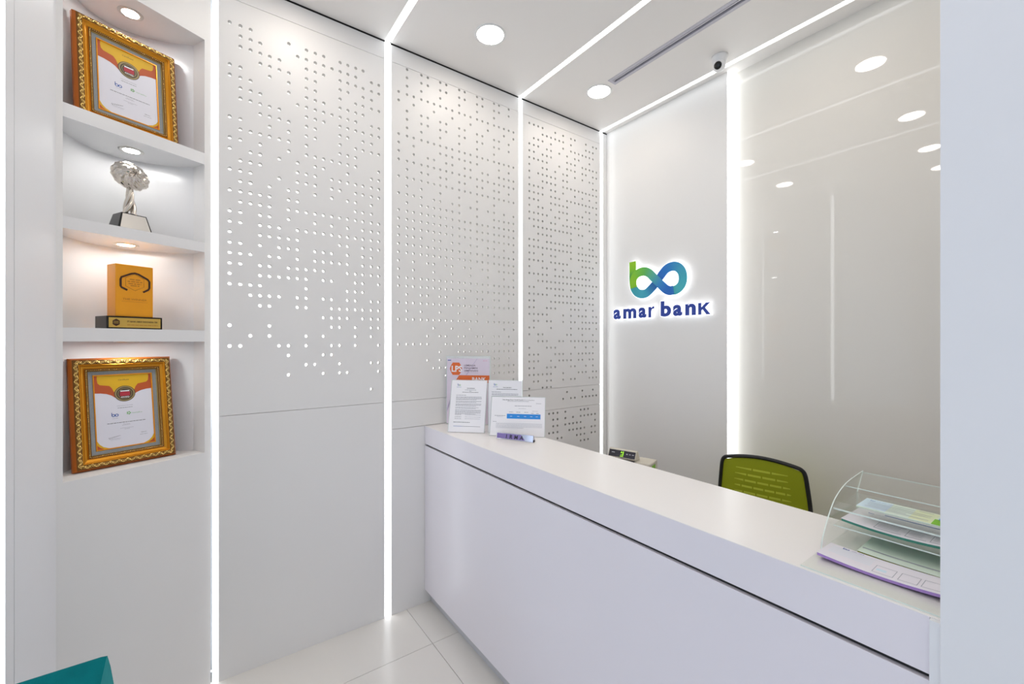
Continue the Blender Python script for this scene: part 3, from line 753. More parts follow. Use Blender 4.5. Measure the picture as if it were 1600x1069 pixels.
def certificate(M, W, H, label):
    t = empty('framed_certificate', label=label, cat='framed certificate', matrix=M)
    mb = MB()
    mb.add([(-W / 2, 0, -0.012), (W / 2, 0, -0.012), (W / 2, H, -0.012), (-W / 2, H, -0.012)], [(0, 3, 2, 1)], 'gold_flank')
    rect_ring(mb, W, H, 0.0, -0.012, 0.0, 0.004, 'gold_flank'); rect_ring(mb, W, H, 0.0, 0.004, 0.008, 0.018, 'gold_flank')
    rect_ring(mb, W, H, 0.008, 0.018, 0.010, 0.0195, 'gold_dark'); rect_ring(mb, W, H, 0.010, 0.0195, 0.026, 0.0195, 'gold_dark')
    rect_ring(mb, W, H, 0.026, 0.0195, 0.029, 0.021, 'gold_cove'); rect_ring(mb, W, H, 0.029, 0.021, 0.034, 0.013, 'gold_cove')
    rect_ring(mb, W, H, 0.034, 0.013, 0.043, 0.009, 'gold_cove'); rect_ring(mb, W, H, 0.043, 0.009, 0.045, 0.0125, 'gold_cove')
    rect_ring(mb, W, H, 0.045, 0.0125, 0.053, 0.008, 'gold_dark'); rect_ring(mb, W, H, 0.053, 0.008, 0.0545, 0.010, 'gold_leaf')
    rect_ring(mb, W, H, 0.0545, 0.010, 0.056, 0.003, 'gold_leaf')
    fr = mb.build('moulding', t)
    # scroll ornament along the outer crest
    mb = MB(); arc = [(math.cos(a) * 0.0062, math.sin(a) * 0.0056) for a in [math.radians(v) for v in (-60, -10, 40, 90, 140, 190, 240)]]
    for x, y, a, i in perimeter(W, H, 0.018, 0.0135):
        R = Matrix.Translation((x, y, 0.0205)) @ Matrix.Rotation(a + (PI if i % 2 else 0), 4, 'Z')
        mb.tube([(p[0], p[1], 0.0) for p in arc], 0.0017, 'gold_leaf', 5, R, radii=[0.0010, 0.0020, 0.0022, 0.0022, 0.0020, 0.0016, 0.0010])
        mb.sphere((0, 0, 0.0005), 0.0024, 'gold_leaf', 6, 4, R)
        mb.sphere((0.0078, -0.001, -0.0002), 0.0020, 'gold_leaf', 5, 4, R)
    tag(mb.build('scroll_ornament', fr), kind='stuff')
    mb = MB()
    for x, y, a, i in perimeter(W, H, 0.0492, 0.0058):
        R = Matrix.Translation((x, y, 0.0115)) @ Matrix.Rotation(a + 0.6, 4, 'Z')
        mb.sphere((0, 0, 0), 0.0027, 'gold_leaf', 6, 4, R, (1.0, 0.62, 0.8))
    tag(mb.build('rope_beading', fr), kind='stuff')
    mb = MB(); rect_ring(mb, W, H, 0.056, 0.003, 0.0705, 0.003, 'linen_mat'); mb.build('mat', t)
    mb = MB(); rect_ring(mb, W, H, 0.0695, 0.0032, 0.0705, 0.0055, 'gold_lip'); rect_ring(mb, W, H, 0.0705, 0.0055, 0.0735, 0.0055, 'gold_lip'); rect_ring(mb, W, H, 0.0735, 0.0055, 0.0745, 0.0014, 'gold_lip'); mb.build('inner_lip', t)
    # the sheet
    i0 = 0.0742; w = W - 2 * i0; h = H - 2 * i0
    def c(u, v): return (-w / 2 + u * w, i0 + v * h)
    mb = MB(); mb.add([(*c(0, 0), 0.0015), (*c(1, 0), 0.0015), (*c(1, 1), 0.0015), (*c(0, 1), 0.0015)], [(0, 1, 2, 3)], 'cert_paper')
    sh = mb.build('certificate_sheet', t)
    mb = MB()
    left = [(0, 1), (0, .765), (.10, .76), (.20, .745), (.28, .72), (.34, .685), (.40, .68)]
    pl = left + [(1 - u, v + .02) for u, v in reversed(left)]
    mb.add([(*c(u, v), 0.0018) for u, v in pl], [tuple(range(len(pl)))], 'cert_orange'); mb.build('orange_swoosh', sh); mb = MB()
    ly = [(.05, 1), (.045, .95), (.055, .90), (.09, .875), (.17, .865), (.25, .855), (.29, .82), (.32, .77), (.37, .74), (.45, .73)]
    py_ = ly + [(1 - u, v + .01) for u, v in reversed(ly)]
    mb.add([(*c(u, v), 0.0020) for u, v in py_], [tuple(range(len(py_)))], 'cert_yellow'); mb.build('yellow_header', sh)
    for sgn in (0, 1):
        mb = MB()
        q = [(0, 0), (.20, 0), (.10, .03), (.04, .07), (0, .12)]; q = [(1 - u, v) for u, v in q] if sgn else q
        mb.add([(*c(u, v), 0.0018) for u, v in q], [tuple(range(5))], 'cert_yellow')
        q = [(0, 0), (.12, 0), (.05, .025), (0, .06)]; q = [(1 - u, v) for u, v in q] if sgn else q
        mb.add([(*c(u, v), 0.0020) for u, v in q], [tuple(range(4))], 'cert_orange')
        mb.build('corner_print', sh)
    mb = MB(); x, y = c(.51, .735); R = w * 0.187
    def disc(r, z, m): mb.add([(x + r * math.cos(2 * PI * i / 32), y + r * 0.95 * math.sin(2 * PI * i / 32), z) for i in range(32)], [tuple(range(32))], m)
    disc(R, 0.0022, 'medal_dark'); disc(R * .94, 0.0024, 'medal_gold'); disc(R * .80, 0.0026, 'medal_dark'); disc(R * .68, 0.0028, 'medal_gold'); disc(R * .62, .0029, 'medal_dark')
    def bar(x0, x1, y0, y1, z, m): mb.add([(x + R * x0, y + R * y0, z), (x + R * x1, y + R * y0, z), (x + R * x1, y + R * y1, z), (x + R * x0, y + R * y1, z)], [(0, 1, 2, 3)], m)
    bar(-.48, .48, -.28, .22, .0031, 'medal_red'); bar(-.42, .42, .25, .38, .0031, 'paper'); text_to(mb, 'AWARD', x, y - R * .50, R * .17, 'paper', .0031, width=R * .8, bold=.02)
    mb.build('medallion', sh)
    mb = MB(); rnd = random.Random(3)
    x, y = c(.5, .925); text_to(mb, 'Certificate', x, y, h * .020, 'ink_black', .0022, width=w * .19, shear=.3)
    def line(u0, u1, v, hh, m): a = c(u0, v); b = c(u1, v); words_to(mb, a[0], b[0], a[1], hh, m, .0018, rnd)
    line(.36, .64, .565, .0010, 'ink_grey'); line(.37, .63, .535, .0014, 'ink_black')
    x, y = c(.32, .44); mini_logo(mb, x, y, w * .12, .0018, 'ink_blue'); text_to(mb, 'amar bank', x, y - h * .045, h * .010, 'ink_grey', .0018)
    x, y = c(.56, .455)
    for a in range(5):
        q = a * 1.25; mb.sphere((x + .005 * math.cos(q), y + .0045 * math.sin(q), .0018), .003, 'ink_green', 8, 4, None, (1, .8, .1))
    x, y = c(.71, .445); text_to(mb, 'tunaiku', x, y, h * .016, 'ink_green', .0018, width=w * .18)
    line(.18, .86, .330, .0018, 'ink_black'); line(.45, .57, .305, .0009, 'ink_grey'); line(.43, .58, .290, .0009, 'ink_grey'); line(.40, .63, .250, .0009, 'ink_grey'); line(.47, .56, .235, .0009, 'ink_grey')
    line(.20, .40, .115, .0009, 'ink_grey'); line(.74, .88, .128, .0012, 'ink_grey'); line(.22, .38, .100, .0007, 'ink_light')
    a = c(.19, .13); mb.tube([(a[0] + .002 * i, a[1] + .004 * math.sin(i * 2.2) * (1 - i / 22) + .0004 * i, .0019) for i in range(20)], .0004, 'ink_black', 4)
    a = c(.76, .16); mb.tube([(a[0] + .0016 * i, a[1] + .0035 * math.sin(i * 2.6) * (1 - i / 14), .0019) for i in range(13)], .0004, 'ink_black', 4)
    tag(mb.build('printed_text', sh), kind='stuff')
    return t
ML = frame_matrix((0.111, -0.407), (-0.025, -0.101), 1.0915, 8.0)
certificate(ML, 0.335, 0.446, 'gold framed certificate leaning in the lowest niche, evenly lit')
MU = frame_matrix((0.101, -0.402), (-0.046, -0.091), 2.4705, 5.5)
certificate(MU, 0.344, 0.438, 'gold framed certificate in the top niche above the silver trophy')

# ---------------------------------------------------------------- silver trophy
def niche_matrix(s, d, z, turn=0.0):
    x, y, z = nw(s, d, z); a = math.atan2(-NS.y, -NS.x) + turn       # local x: to the right along the wall, local -y: to the room
    return Matrix.Translation((x, y, z)) @ Matrix.Rotation(a, 4, 'Z')
t = empty('silver_trophy', label='silver trophy with a round textured disc on a twisted stem and black base', cat='trophy', matrix=niche_matrix(0.256, 0.115, 2.0585))
def frustum(mb, w0, d0, w1, d1, z0, z1, m, M=None):
    vs = [(sx_ * w / 2, sy_ * d / 2, z) for (w, d, z) in ((w0, d0, z0), (w1, d1, z1)) for sy_ in (-1, 1) for sx_ in (-1, 1)]
    mb.add(vs, [(0, 2, 3, 1), (4, 5, 7, 6), (0, 1, 5, 4), (2, 6, 7, 3), (0, 4, 6, 2), (1, 3, 7, 5)], m, M)
mb = MB(); frustum(mb, 0.122, 0.100, 0.086, 0.072, 0, 0.078, 'black_gloss'); base = mb.build('base', t, 0.0015)
mb = MB()
vs = [(-0.053, -0.0508, 0.004), (0.054, -0.0508, 0.004), (0.0395, -0.0375, 0.074), (-0.0385, -0.0375, 0.074)]
mb.add(vs, [(0, 1, 2, 3)], 'silver_plate'); mb.build('name_plate', base)
mb = MB()
for k in range(4):
    path = []; rad = []
    for i in range(31):
        f = i / 30; z = 0.078 + 0.118 * f; a = 2 * PI * k / 4 + f * 3.4
        rr = 0.015 * (1 - f) ** 1.6 + 0.0055
        path.append((rr * math.cos(a), rr * math.sin(a), z)); rad.append(0.0088 * (1 - f * .3))
    mb.tube(path, 0.01, 'silver', 10, None, False, rad)
mb.build('twisted_stem', t)
# textured disc: a squashed ball with ragged ridges
mb = MB(); rnd = random.Random(11)
n, k = 44, 22; vs = []; fs = []
for a in range(k + 1):
    th = PI * a / k
    for i in range(n):
        ph = 2 * PI * i / n
        r = 0.066 * (1 + 0.035 * math.cos(11 * ph + 3 * math.sin(th * 3)) * math.sin(th) + rnd.uniform(-.03, .03) * math.sin(th))
        vs.append((r * math.sin(th) * math.cos(ph), 0.84 * r * math.sin(th) * math.sin(ph), 0.6 * r * math.cos(th) * (1 + rnd.uniform(-.08, .08))))
for a in range(k):
    for i in range(n): j = (i + 1) % n; fs.append((a * n + i, (a + 1) * n + i, (a + 1) * n + j, a * n + j))
Md = Matrix.Translation((0.0, -0.004, 0.244)) @ Matrix.Rotation(math.radians(14), 4, 'Y') @ Matrix.Rotation(math.radians(80), 4, 'X')
mb.add(vs, fs, 'silver', Md, False); mb.build('textured_disc', t)

# ---------------------------------------------------------------- gold plaque trophy
t = empty('gold_trophy', label='golden block trophy with a hexagon outline on a black base with gold plate', cat='trophy', matrix=niche_matrix(0.255, 0.115, 1.6535))
bs = MB().box(-0.097, 0.092, -0.052, 0.046, 0, 0.052, 'black_gloss').build('base', t, 0.0012)
MB().box(-0.090, 0.085, -0.0532, -0.0522, 0.006, 0.046, 'plate_gold').build('engraved_plate', bs)
RX = Matrix.Rotation(math.radians(90), 4, 'X')
def front(M0, y): return Matrix.Translation((0, y, 0)) @ M0
mb = MB(); Mf = front(RX, -0.0536)
text_to(mb, 'PT BANK AMAR INDONESIA TBK', 0.022, 0.028, 0.0062, 'engraving_dark', 0, width=0.106, bold=.02, M=Mf)
rr_ = random.Random(5); tmp = MB(); words_to(tmp, -0.031, 0.075, 0.016, 0.0022, 'engraving', 0, rr_); mb.add(tmp.v, tmp.f, 'engraving', Mf)
hexa = [(math.cos(math.radians(30 + 60 * i)) * 0.013 - 0.067, math.sin(math.radians(30 + 60 * i)) * 0.015 + 0.026) for i in range(6)]
mb.add([(p[0], p[1], 0) for p in hexa], [tuple(range(6))], 'engraving_dark', Mf)
for q in (-.004, 0, .004): mb.add([(-0.075, .026 + q, .0003), (-0.059, .026 + q, .0003), (-0.059, .0272 + q, .0003), (-0.075, .0272 + q, .0003)], [(0, 1, 2, 3)], 'plate_gold', Mf)
tag(mb.build('plate_lettering', bs), kind='stuff')
bk = MB().box(-0.064, 0.064, -0.040, 0.034, 0.052, 0.268, 'trophy_gold').build('golden_block', t, 0.0025)
mb = MB(); Mf = front(RX, -0.0405)
# thick open hexagon outline
hx = [(-0.020, 0.157), (-0.045, 0.172), (-0.048, 0.178), (-0.048, 0.205), (-0.045, 0.214), (-0.012, 0.232), (0.000, 0.235), (0.012, 0.232), (0.044, 0.214), (0.050, 0.205), (0.050, 0.178), (0.046, 0.170), (0.028, 0.158)]
hx[0] = (-0.026, 0.162)
C_ = [Vector((p[0], p[1], 0)) for p in hx]; l = []; r = []
for i, p in enumerate(C_):
    tt = (C_[min(i + 1, len(C_) - 1)] - C_[max(i - 1, 0)]).normalized(); q = Vector((-tt.y, tt.x, 0)) * 0.0036
    l.append(p + q); r.append(p - q)
nn_ = len(C_)
mb.add([tuple(p) for p in l + r] + [(p.x, p.y, .0012) for p in l + r], [(i, i + 1, nn_ + i + 1, nn_ + i) for i in range(nn_ - 1)] + [tuple(2 * nn_ + v for v in (i + nn_, i + nn_ + 1, i + 1, i)) for i in range(nn_ - 1)], 'engraving_dark', Mf)
mb.build('hexagon_outline', bk)
mb = MB()
ih = [(0.036 * math.cos(math.radians(30 + 60 * i)), 0.196 + 0.034 * math.sin(math.radians(30 + 60 * i))) for i in range(6)]
for i in range(6):
    a = Vector((*ih[i], 0)); b = Vector((*ih[(i + 1) % 6], 0)); mb.tube([tuple(a), tuple(b)], 0.0006, 'engraving', 4, Mf)
for q, ww in ((0.206, .036), (0.197, .050), (0.188, .044), (.18, .03)):
    tmp = MB(); words_to(tmp, -ww / 2, ww / 2, q, 0.0034, 'engraving', 0.0002, rr_); mb.add(tmp.v, tmp.f, 'engraving', Mf)
text_to(mb, 'THE WINNER', 0.0, 0.121, 0.0075, 'engraving', 0.0002, width=0.082, M=Mf)
mb.add([(-.044, .114, .0002), (.044, .114, .0002), (.044, .1148, .0002), (-.044, .1148, .0002)], [(0, 1, 2, 3)], 'engraving', Mf)
tag(mb.build('engraved_lettering', bk), kind='stuff')

# ---------------------------------------------------------------- sheets in clear stands on the counter
def stand(name, bl, br, lean, H, label, cat, W=None, margin=0.0):
    M = frame_matrix(bl, br, CZ + 0.0014, lean)
    t = empty(name, label=label, cat=cat, matrix=M)
    w = math.hypot(br[0] - bl[0], br[1] - bl[1]) if W is None else W
    th = math.radians(lean)
    mb = MB()
    mb.box(-w / 2, w / 2, 0, H, 0.0005, 0.0022, 'acrylic_thin'); mb.box(-w / 2, w / 2, 0, H, -0.0026, -0.0010, 'acrylic_thin')
    # foot running back along the countertop
    R = Matrix.Rotation(th, 4, 'X')   # undo the lean
    mb.box(-w / 2, w / 2, 0.0, 0.002, -0.045, -0.002, 'acrylic_thin', Matrix.Rotation(th, 4, 'X'))
    h = mb.build('clear_holder', t)
    mb = MB(); e = 0.0008
    for x in (-w / 2, w / 2): mb.box(x - e, x + e, 0, H, -0.0026, 0.0022, 'acrylic_edge')
    mb.box(-w / 2, w / 2, H - e, H + e, -0.0026, 0.0022, 'acrylic_edge')
    mb.build('holder_edge', h)
    return t, w
def pr(mb, pts, z, m): mb.add([(p[0], p[1], z) for p in pts], [tuple(range(len(pts)))], m)
def rc(mb, x0, x1, y0, y1, z, m): pr(mb, [(x0, y0), (x1, y0), (x1, y1), (x0, y1)], z, m)
Z1, Z2, Z3 = 0.00245, 0.0027, 0.0029      # prints ride on the front of the sheet, just behind/at the cover
# deposit-guarantee poster
t, w = stand('poster_stand', (0.034, 1.231), (0.230, 1.432), 1.0, 0.424, 'tall lilac and orange deposit guarantee poster in a clear stand, hindmost on the counter', 'poster')
a, b = -w / 2 + 0.004, w / 2 - 0.006; H = 0.410
mb = MB(); mb.box(a, b, 0.006, H, -0.0008, 0.0023, 'poster_lilac'); sh = mb.build('poster_sheet', t)
def U(u): return a + u * (b - a)
mb = MB()
pr(mb, [(U(.71), H), (U(.72), H), (U(.47), H - .105), (U(.44), H - .105)], Z1, 'poster_lilac_dark')
pr(mb, [(U(0), .10), (U(.10), .15), (U(.30), .30), (U(.22), .26), (U(0), .07)], Z1, 'poster_lilac_dark')
cx_, cy_, R = U(.215), H - .064, .038
oc = [(cx_ + R * p, cy_ + R * 1.02 * q) for p, q in ((-.55, 1.0), (.55, 1.0), (.80, .62), (1.02, .10), (1.02, -.10), (.80, -.62), (.55, -1.0), (-.55, -1.0), (-.80, -.62), (-1.02, -.1), (-1.02, .1), (-.8, .62))]
pr(mb, oc, Z1, 'poster_orange')
text_to(mb, 'LPS', cx_ + .006, cy_ - .018, .036, 'paper', Z2, width=.068, bold=.03)
mb.build('octagon_logo', sh)
mb = MB()
for i, s in enumerate(('LEMBAGA', 'PENJAMIN', 'SIMPANAN')): text_to(mb, s, U(.41), H - .048 - .0165 * i, .0105, 'poster_ink', Z1, align='L', bold=.015, width=(.072, .084, .087)[i])
rc(mb, U(.42), U(.74), H - .0895, H - .0885, Z1, 'poster_ink'); words_to(mb, U(.02), U(.10), H - .014, .005, 'ink_blue', Z1, random.Random(2)); words_to(mb, U(.85), U(.95), H - .016, .004, 'pad_pink', Z1, random.Random(4))
tag(mb.build('poster_lettering', sh), kind='stuff')
mb = MB(); pr(mb, [(U(.29), H - .104), (U(1.0), H - .104), (U(1.0), H - .150), (U(.18), H - .150)], Z1, 'poster_orange')
text_to(mb, 'BANK', U(.76), H - .139, .023, 'paper', Z2, bold=.02); mb.build('orange_banner', sh)

rnd = random.Random(21)
def a4(name, bl, br, lean, H, label, W=None):
    t, w = stand(name, bl, br, lean, H, label, 'document stand', W)
    mb = MB(); mb.box(-w / 2 + .002, w / 2 - .002, 0.002, H - .002, -0.0008, 0.0023, 'paper'); sh = mb.build('paper_sheet', t)
    return t, w, sh
# first notice (portrait)
t, w, sh = a4('document_stand', (0.253, 1.130), (0.404, 1.280), 15.0, 0.300, 'upright typed notice with an emblem in a clear stand, frontmost left on the counter')
mb = MB(); mini_logo(mb, -w * .28, .270, .018, Z1, 'letter_blue', 'ink_green'); text_to(mb, 'amar bank', -w * .28, .2565, .0045, 'ink_blue', Z1, bold=.01); tag(mb.build('letterhead', sh), kind='stuff')
mb = MB()
text_to(mb, 'PENGUMUMAN', .012, .249, .0048, 'ink_black', Z1, bold=.02)
for y, ww, m in ((.2405, .066, 'ink_grey'), (.234, .012, 'ink_grey'), (.2275, .094, 'ink_black')): words_to(mb, .010 - ww / 2, .010 + ww / 2, y, .0024, m, Z1, rnd)
tag(mb.build('notice_heading', sh), kind='stuff')
mb = MB(); y = .210; L0, R0 = -w * .34, w * .37
for n_, full in ((1, .4), (4, 1), (2, 1), (3, 1), (2, .9), (5, 1)):
    for i in range(n_): words_to(mb, L0, R0, y, .0022, 'ink_grey', Z1, rnd, full if i < n_ - 1 or n_ == 1 else .8); y -= .0056
    y -= .0035
for q in (.098, .086, .076): words_to(mb, L0, L0 + .038, q, .002, 'ink_grey', Z1, rnd); words_to(mb, L0 + .060, R0, q, .002, 'ink_light', Z1, rnd)
words_to(mb, L0 - .006, L0 + .09, .0555, .0026, 'ink_black', Z1, rnd)
for u0, u1, m in ((-.36, -.12, 'ink_blue'), (-.12, .38, 'ink_grey')): rc(mb, w * u0, w * u1, .0335, .0355, Z1, m)
tag(mb.build('notice_text', sh), kind='stuff')
# second notice behind
t, w, sh = a4('document_stand', (0.410, 1.302), (0.548, 1.437), 1.5, 0.298, 'upright typed notice standing behind the rate table, mostly covered', None)
mb = MB(); mini_logo(mb, -w * .29, .272, .018, Z1, 'letter_blue', 'ink_green'); text_to(mb, 'amar bank', -w * .29, .2585, .0045, 'ink_blue', Z1, bold=.01); tag(mb.build('letterhead', sh), kind='stuff')
mb = MB(); text_to(mb, 'PENGUMUMAN', .012, .2545, .0048, 'ink_black', Z1, bold=.02); words_to(mb, -.05, .07, .246, .0026, 'ink_black', Z1, rnd); tag(mb.build('notice_heading', sh), kind='stuff')
mb = MB(); y = .230
for n_, f in ((1, .35), (2, 1), (1, .5), (2, .95), (4, 1), (5, 1), (5, .9), (6, 1)):
    for i in range(n_): words_to(mb, -w * .40, w * .38, y, .0024, 'ink_grey' if y > .2 else 'ink_light', Z1, rnd, f); y -= .0062
    y -= .003
tag(mb.build('notice_text', sh), kind='stuff')
# rate table (landscape)
t, w, sh = a4('document_stand', (0.471, 1.271), (0.684, 1.485), 16.0, 0.216, 'wide lending rate sheet with a bright blue table row in a clear stand')
mb = MB(); text_to(mb, 'Suku Bunga Dasar Kredit Rupiah', -.030, .196, .0052, 'ink_black', Z1, width=.115, bold=.02); text_to(mb, '(Prime Lending Rate)', .030, .196, .0050, 'ink_black', Z1, align='L', width=.060)
words_to(mb, -.060, .060, .189, .002, 'ink_grey', Z1, rnd); words_to(mb, .100, .128, .179, .002, 'ink_grey', Z1, rnd)
words_to(mb, -.018, .075, .164, .0024, 'ink_grey', Z1, rnd); words_to(mb, .004, .046, .150, .0018, 'ink_light', Z1, rnd)
words_to(mb, .080, .112, .137, .0018, 'ink_light', Z1, rnd)
for x in (-.048, -.008, .036): words_to(mb, x, x + .022, .130, .0022, 'ink_grey', Z1, rnd)
for x in (.074, .102): words_to(mb, x, x + .016, .125, .0022, 'ink_grey', Z1, rnd)
words_to(mb, -.128, -.068, .109, .0022, 'ink_grey', Z1, rnd); words_to(mb, -.115, -.08, .104, .0018, 'ink_light', Z1, rnd); words_to(mb, -.136, -.115, .076, .0022, 'ink_grey', Z1, rnd)
for q in (.068, .062, .056, .050, .044): words_to(mb, -.118, .136, q, .0018, 'ink_light', Z1, rnd, .6 if q < .046 else 1)
tag(mb.build('sheet_text', sh), kind='stuff')
mb = MB(); rc(mb, -.060, .126, .095, .121, Z1, 'blue_bar')
for x in (-.036, .004, .042, .076, .106): rc(mb, x - .006, x + .006, .1072, .1092, Z2, 'paper')
mb.build('blue_table_row', sh)

# name plate, a mirror-like prism

M = frame_matrix((0.5478, 1.2638), (0.7364, 1.3619), CZ + 0.0006, 0)
t = empty('name_plate', label='mirror-finish triangular desk name plate reading IRMA', cat='name plate', matrix=M)
mb = MB(); L2 = 0.1065; hh = 0.034; dp = 0.012
prof = [(0.0, 0.0), (-0.004, hh), (-0.010, hh), (-0.034, 0.0)]          # (depth, height): face leans back
vs = [(x, h, d) for x in (-L2, L2) for d, h in prof]
mb.add(vs, [(0, 1, 2, 3), (7, 6, 5, 4), (0, 4, 5, 1), (1, 5, 6, 2), (2, 6, 7, 3), (3, 7, 4, 0)], 'chrome'); body = mb.build('prism_body', t)
def face(x, h, e=0.0004): f = h / hh; return (x, h, -0.004 * f + e)
mb = MB(); mb.add([face(-L2 + .004, .005), face(L2 * .58, .005), face(L2 * .36, hh - .003), face(-L2 + .004, hh - .003)], [(0, 1, 2, 3)], 'plate_purple'); mb.build('coloured_face', body)
mb = MB()
for ch, x in (('I', -.046), ('R', -.020), ('M', .010), ('A', .040)):
    v_, f_ = text_data(ch, .02, 3, .15); x0 = min(p[0] for p in v_); x1 = max(p[0] for p in v_); k = .020 / .70
    mb.add([face(x + (p[0] - (x0 + x1) / 2) * k, .0075 + p[1] * k, .0008) for p in v_], f_, 'ink_black')
mb.build('lettering', body)
MB().box(L2, L2 + .0015, 0, hh * .3, -0.02, -0.001, 'black_plastic').build('end_cap', t)

# ---------------------------------------------------------------- clear leaflet rack with slip pads
rk = empty('leaflet_rack', (2.14, 1.30, CZ + 0.0004), 0, 'clear acrylic leaflet rack with curved side at the right end of the counter', 'leaflet rack')
def rb(name, x0, x1, y0, y1, z0, z1, m='acrylic', par=None): return bx(name, x0 - 2.14, x1 - 2.14, y0 - 1.30, y1 - 1.30, z0 - CZ, z1 - CZ, m, par or rk)
XL, XR = 2.033, 2.262
b_ = rb('base_plate', 2.030, XR, 1.112, 1.484, 1.086, 1.0885)
rb('plate_edge', 2.030, XR, 1.1112, 1.112, 1.086, 1.0885, 'acrylic_edge', b_)
prof = [(1.223, 1.0890)] + [tuple(p)[:2] for p in catmull([(1.223, 1.095, 0), (1.234, 1.122, 0), (1.272, 1.165, 0), (1.316, 1.198, 0), (1.385, 1.2195, 0), (1.46, 1.227, 0), (1.535, 1.230, 0)], 5)] + [(1.486, 1.18), (1.484, 1.089)]
def side(x, nm):
    mb = MB(); n = len(prof)
    vs = [(x_ - 2.14, y - 1.30, z - CZ) for x_ in (x, x + .0025) for y, z in prof]
    mb.add(vs, [tuple(range(n)), tuple(reversed(range(n, 2 * n)))], 'acrylic')
    o = mb.build(nm, rk)
    mb = MB(); mb.add(vs, [(i, i + 1, n + i + 1, n + i) for i in range(n - 1)], 'acrylic_edge'); mb.build('curved_edge', o)
side(XL, 'side_panel'); side(XR - .003, 'side_panel')
rb('back_panel', XL + .003, XR - .003, 1.481, 1.484, 1.089, 1.178)
a_ = rb('shelf', XL + .003, XR - .003, 1.30, 1.480, 1.133, 1.1355); rb('shelf_edge', XL + .003, XR - .003, 1.2992, 1.30, 1.133, 1.1355, 'acrylic_edge', a_)
a_ = rb('shelf', XL + .003, XR - .003, 1.300, 1.480, 1.1755, 1.178); rb('shelf_edge', XL + .003, XR - .003, 1.2985, 1.300, 1.175, 1.1785, 'acrylic_edge', a_)
mb = MB(); q = [(1.385, 1.2175), (1.43, 1.2215), (1.475, 1.2245), (1.53, 1.2275)]
vs = [(x - 2.14, y - 1.30, z - CZ) for x in (XL + .003, XR - .003) for y, z in q] + [(x - 2.14, y - 1.30, z - CZ - .002) for x in (XL + .003, XR - .003) for y, z in q]
mb.add(vs, [(i, 4 + i, 5 + i, 1 + i) for i in range(3)] + [(8 + i, 9 + i, 13 + i, 12 + i) for i in range(3)], 'acrylic'); cv = mb.build('top_cover', rk)
for y, z in (q[0], q[-1]): rb('cover_edge', XL + .003, XR - .003, y - .0005, y + .0005, z - .002, z, 'acrylic_edge', cv)

def pad(label, x0, x1, y0, y1, z, th, mat_side, mat_top, bend, extra):
    """a pad of slips, its ends curling up by bend; extra(fn, mb) draws the print"""
    t = empty('slip_pad', ((x0 + x1) / 2, (y0 + y1) / 2, z), 0, label, 'paper slips')
    cx_, cy_ = (x0 + x1) / 2, (y0 + y1) / 2
    def P(u, v, e): return (x0 + u * (x1 - x0) - cx_, y0 + v * (y1 - y0) - cy_, e + bend(u, v))
    n = 14
    def slab(e0, e1, m, grow=0.0, lift=0.0):
        mb = MB(); vs = []
        for e in (e0, e1):
            for v in (0 - grow, 1):
                for i in range(n + 1): p = P(i / n, v, e + lift * (1 - i / n if e == e1 else 0)); vs.append(p)
        k = n + 1; fs = []
        for i in range(n):
            fs += [(i, k + i, k + i + 1, i + 1), (2 * k + i, 2 * k + i + 1, 3 * k + i + 1, 3 * k + i), (i, i + 1, 2 * k + i + 1, 2 * k + i), (k + i, 3 * k + i, 3 * k + i + 1, k + i + 1)]
        fs += [(0, 2 * k, 3 * k, k), (n, k + n, 3 * k + n, 2 * k + n)]
        mb.add(vs, fs, m); return mb
    slab(0, th, mat_side).build('slip_stack', t)
    top = slab(th + .0002, th + .0008, mat_top, 0.03).build('top_slip', t)
    def put(mb, u0, u1, v0, v1, m, e=.0011):
        k = max(1, int((u1 - u0) * n)); vs = [P(u0 + (u1 - u0) * i / k, v, th + e) for v in (v0, v1) for i in range(k + 1)]
        mb.add(vs, [(i, i + 1, k + 2 + i, k + 1 + i) for i in range(k)], m)
    mb = MB(); extra(put, mb, P, th); tag(mb.build('printed_lines', top), kind='stuff')
    return t
def bo(mb, P, th, u, v, w):
    """tiny ribbon mark and name on a slip"""
    tmp = MB(); mini_logo(tmp, 0, 0, w, 0, 'ink_blue', 'ink_green'); text_to(tmp, 'amar bank', w * .8, -w * .1, w * .32, 'ink_blue', 0, align='L')
    p0 = Vector(P(u, v, th + .0013)); mb.add([(p0.x + q[0], p0.y + q[1], p0.z) for q in tmp.v], tmp.f, 'ink_blue')
def lower(put, mb, P, th):
    for v in (.80, .70, .60, .50, .40): put(mb, .05, .42, v, v + .02, 'slip_blue')
    for (a, b) in ((.46, .62), (.66, .80), (.83, .97)):
        put(mb, a, b, .10, .12, 'ink_light'); put(mb, a, b, .55, .57, 'ink_light'); put(mb, a, a + .006, .10, .57, 'ink_light'); put(mb, b, b + .006, .10, .57, 'ink_light')
    put(mb, .48, .56, .25, .38, 'slip_blue'); bo(mb, P, th, .16, .88, .013)
pad('pad of white slips with purple and pink under sheets on the rack base', 2.040, 2.255, 1.180, 1.268, CZ + .0032, .007, 'pad_purple', 'slip_white', lambda u, v: .006 * (2 * u - 1) ** 2 * (1 - .5 * v), lower)
def mid(put, mb, P, th):
    for (a, b) in ((.30, .55), (.58, .76), (.79, .97)):
        put(mb, a, b, .06, .08, 'ink_light'); put(mb, a, b, .40, .42, 'ink_light'); put(mb, a, a + .006, .06, .42, 'ink_light')
        for v in (.16, .24, .32): put(mb, a + .02, b - .04, v, v + .015, 'ink_light')
    put(mb, .28, 1.0, .84, .88, 'ink_blue'); bo(mb, P, th, .16, .76, .012)
pad('pad of white slips with green edged copies on the middle rack shelf', 2.045, 2.250, 1.325, 1.470, 1.1362, .007, 'pad_green', 'slip_white', lambda u, v: .006 * (2 * u - 1) ** 2 * (1 - v), mid)
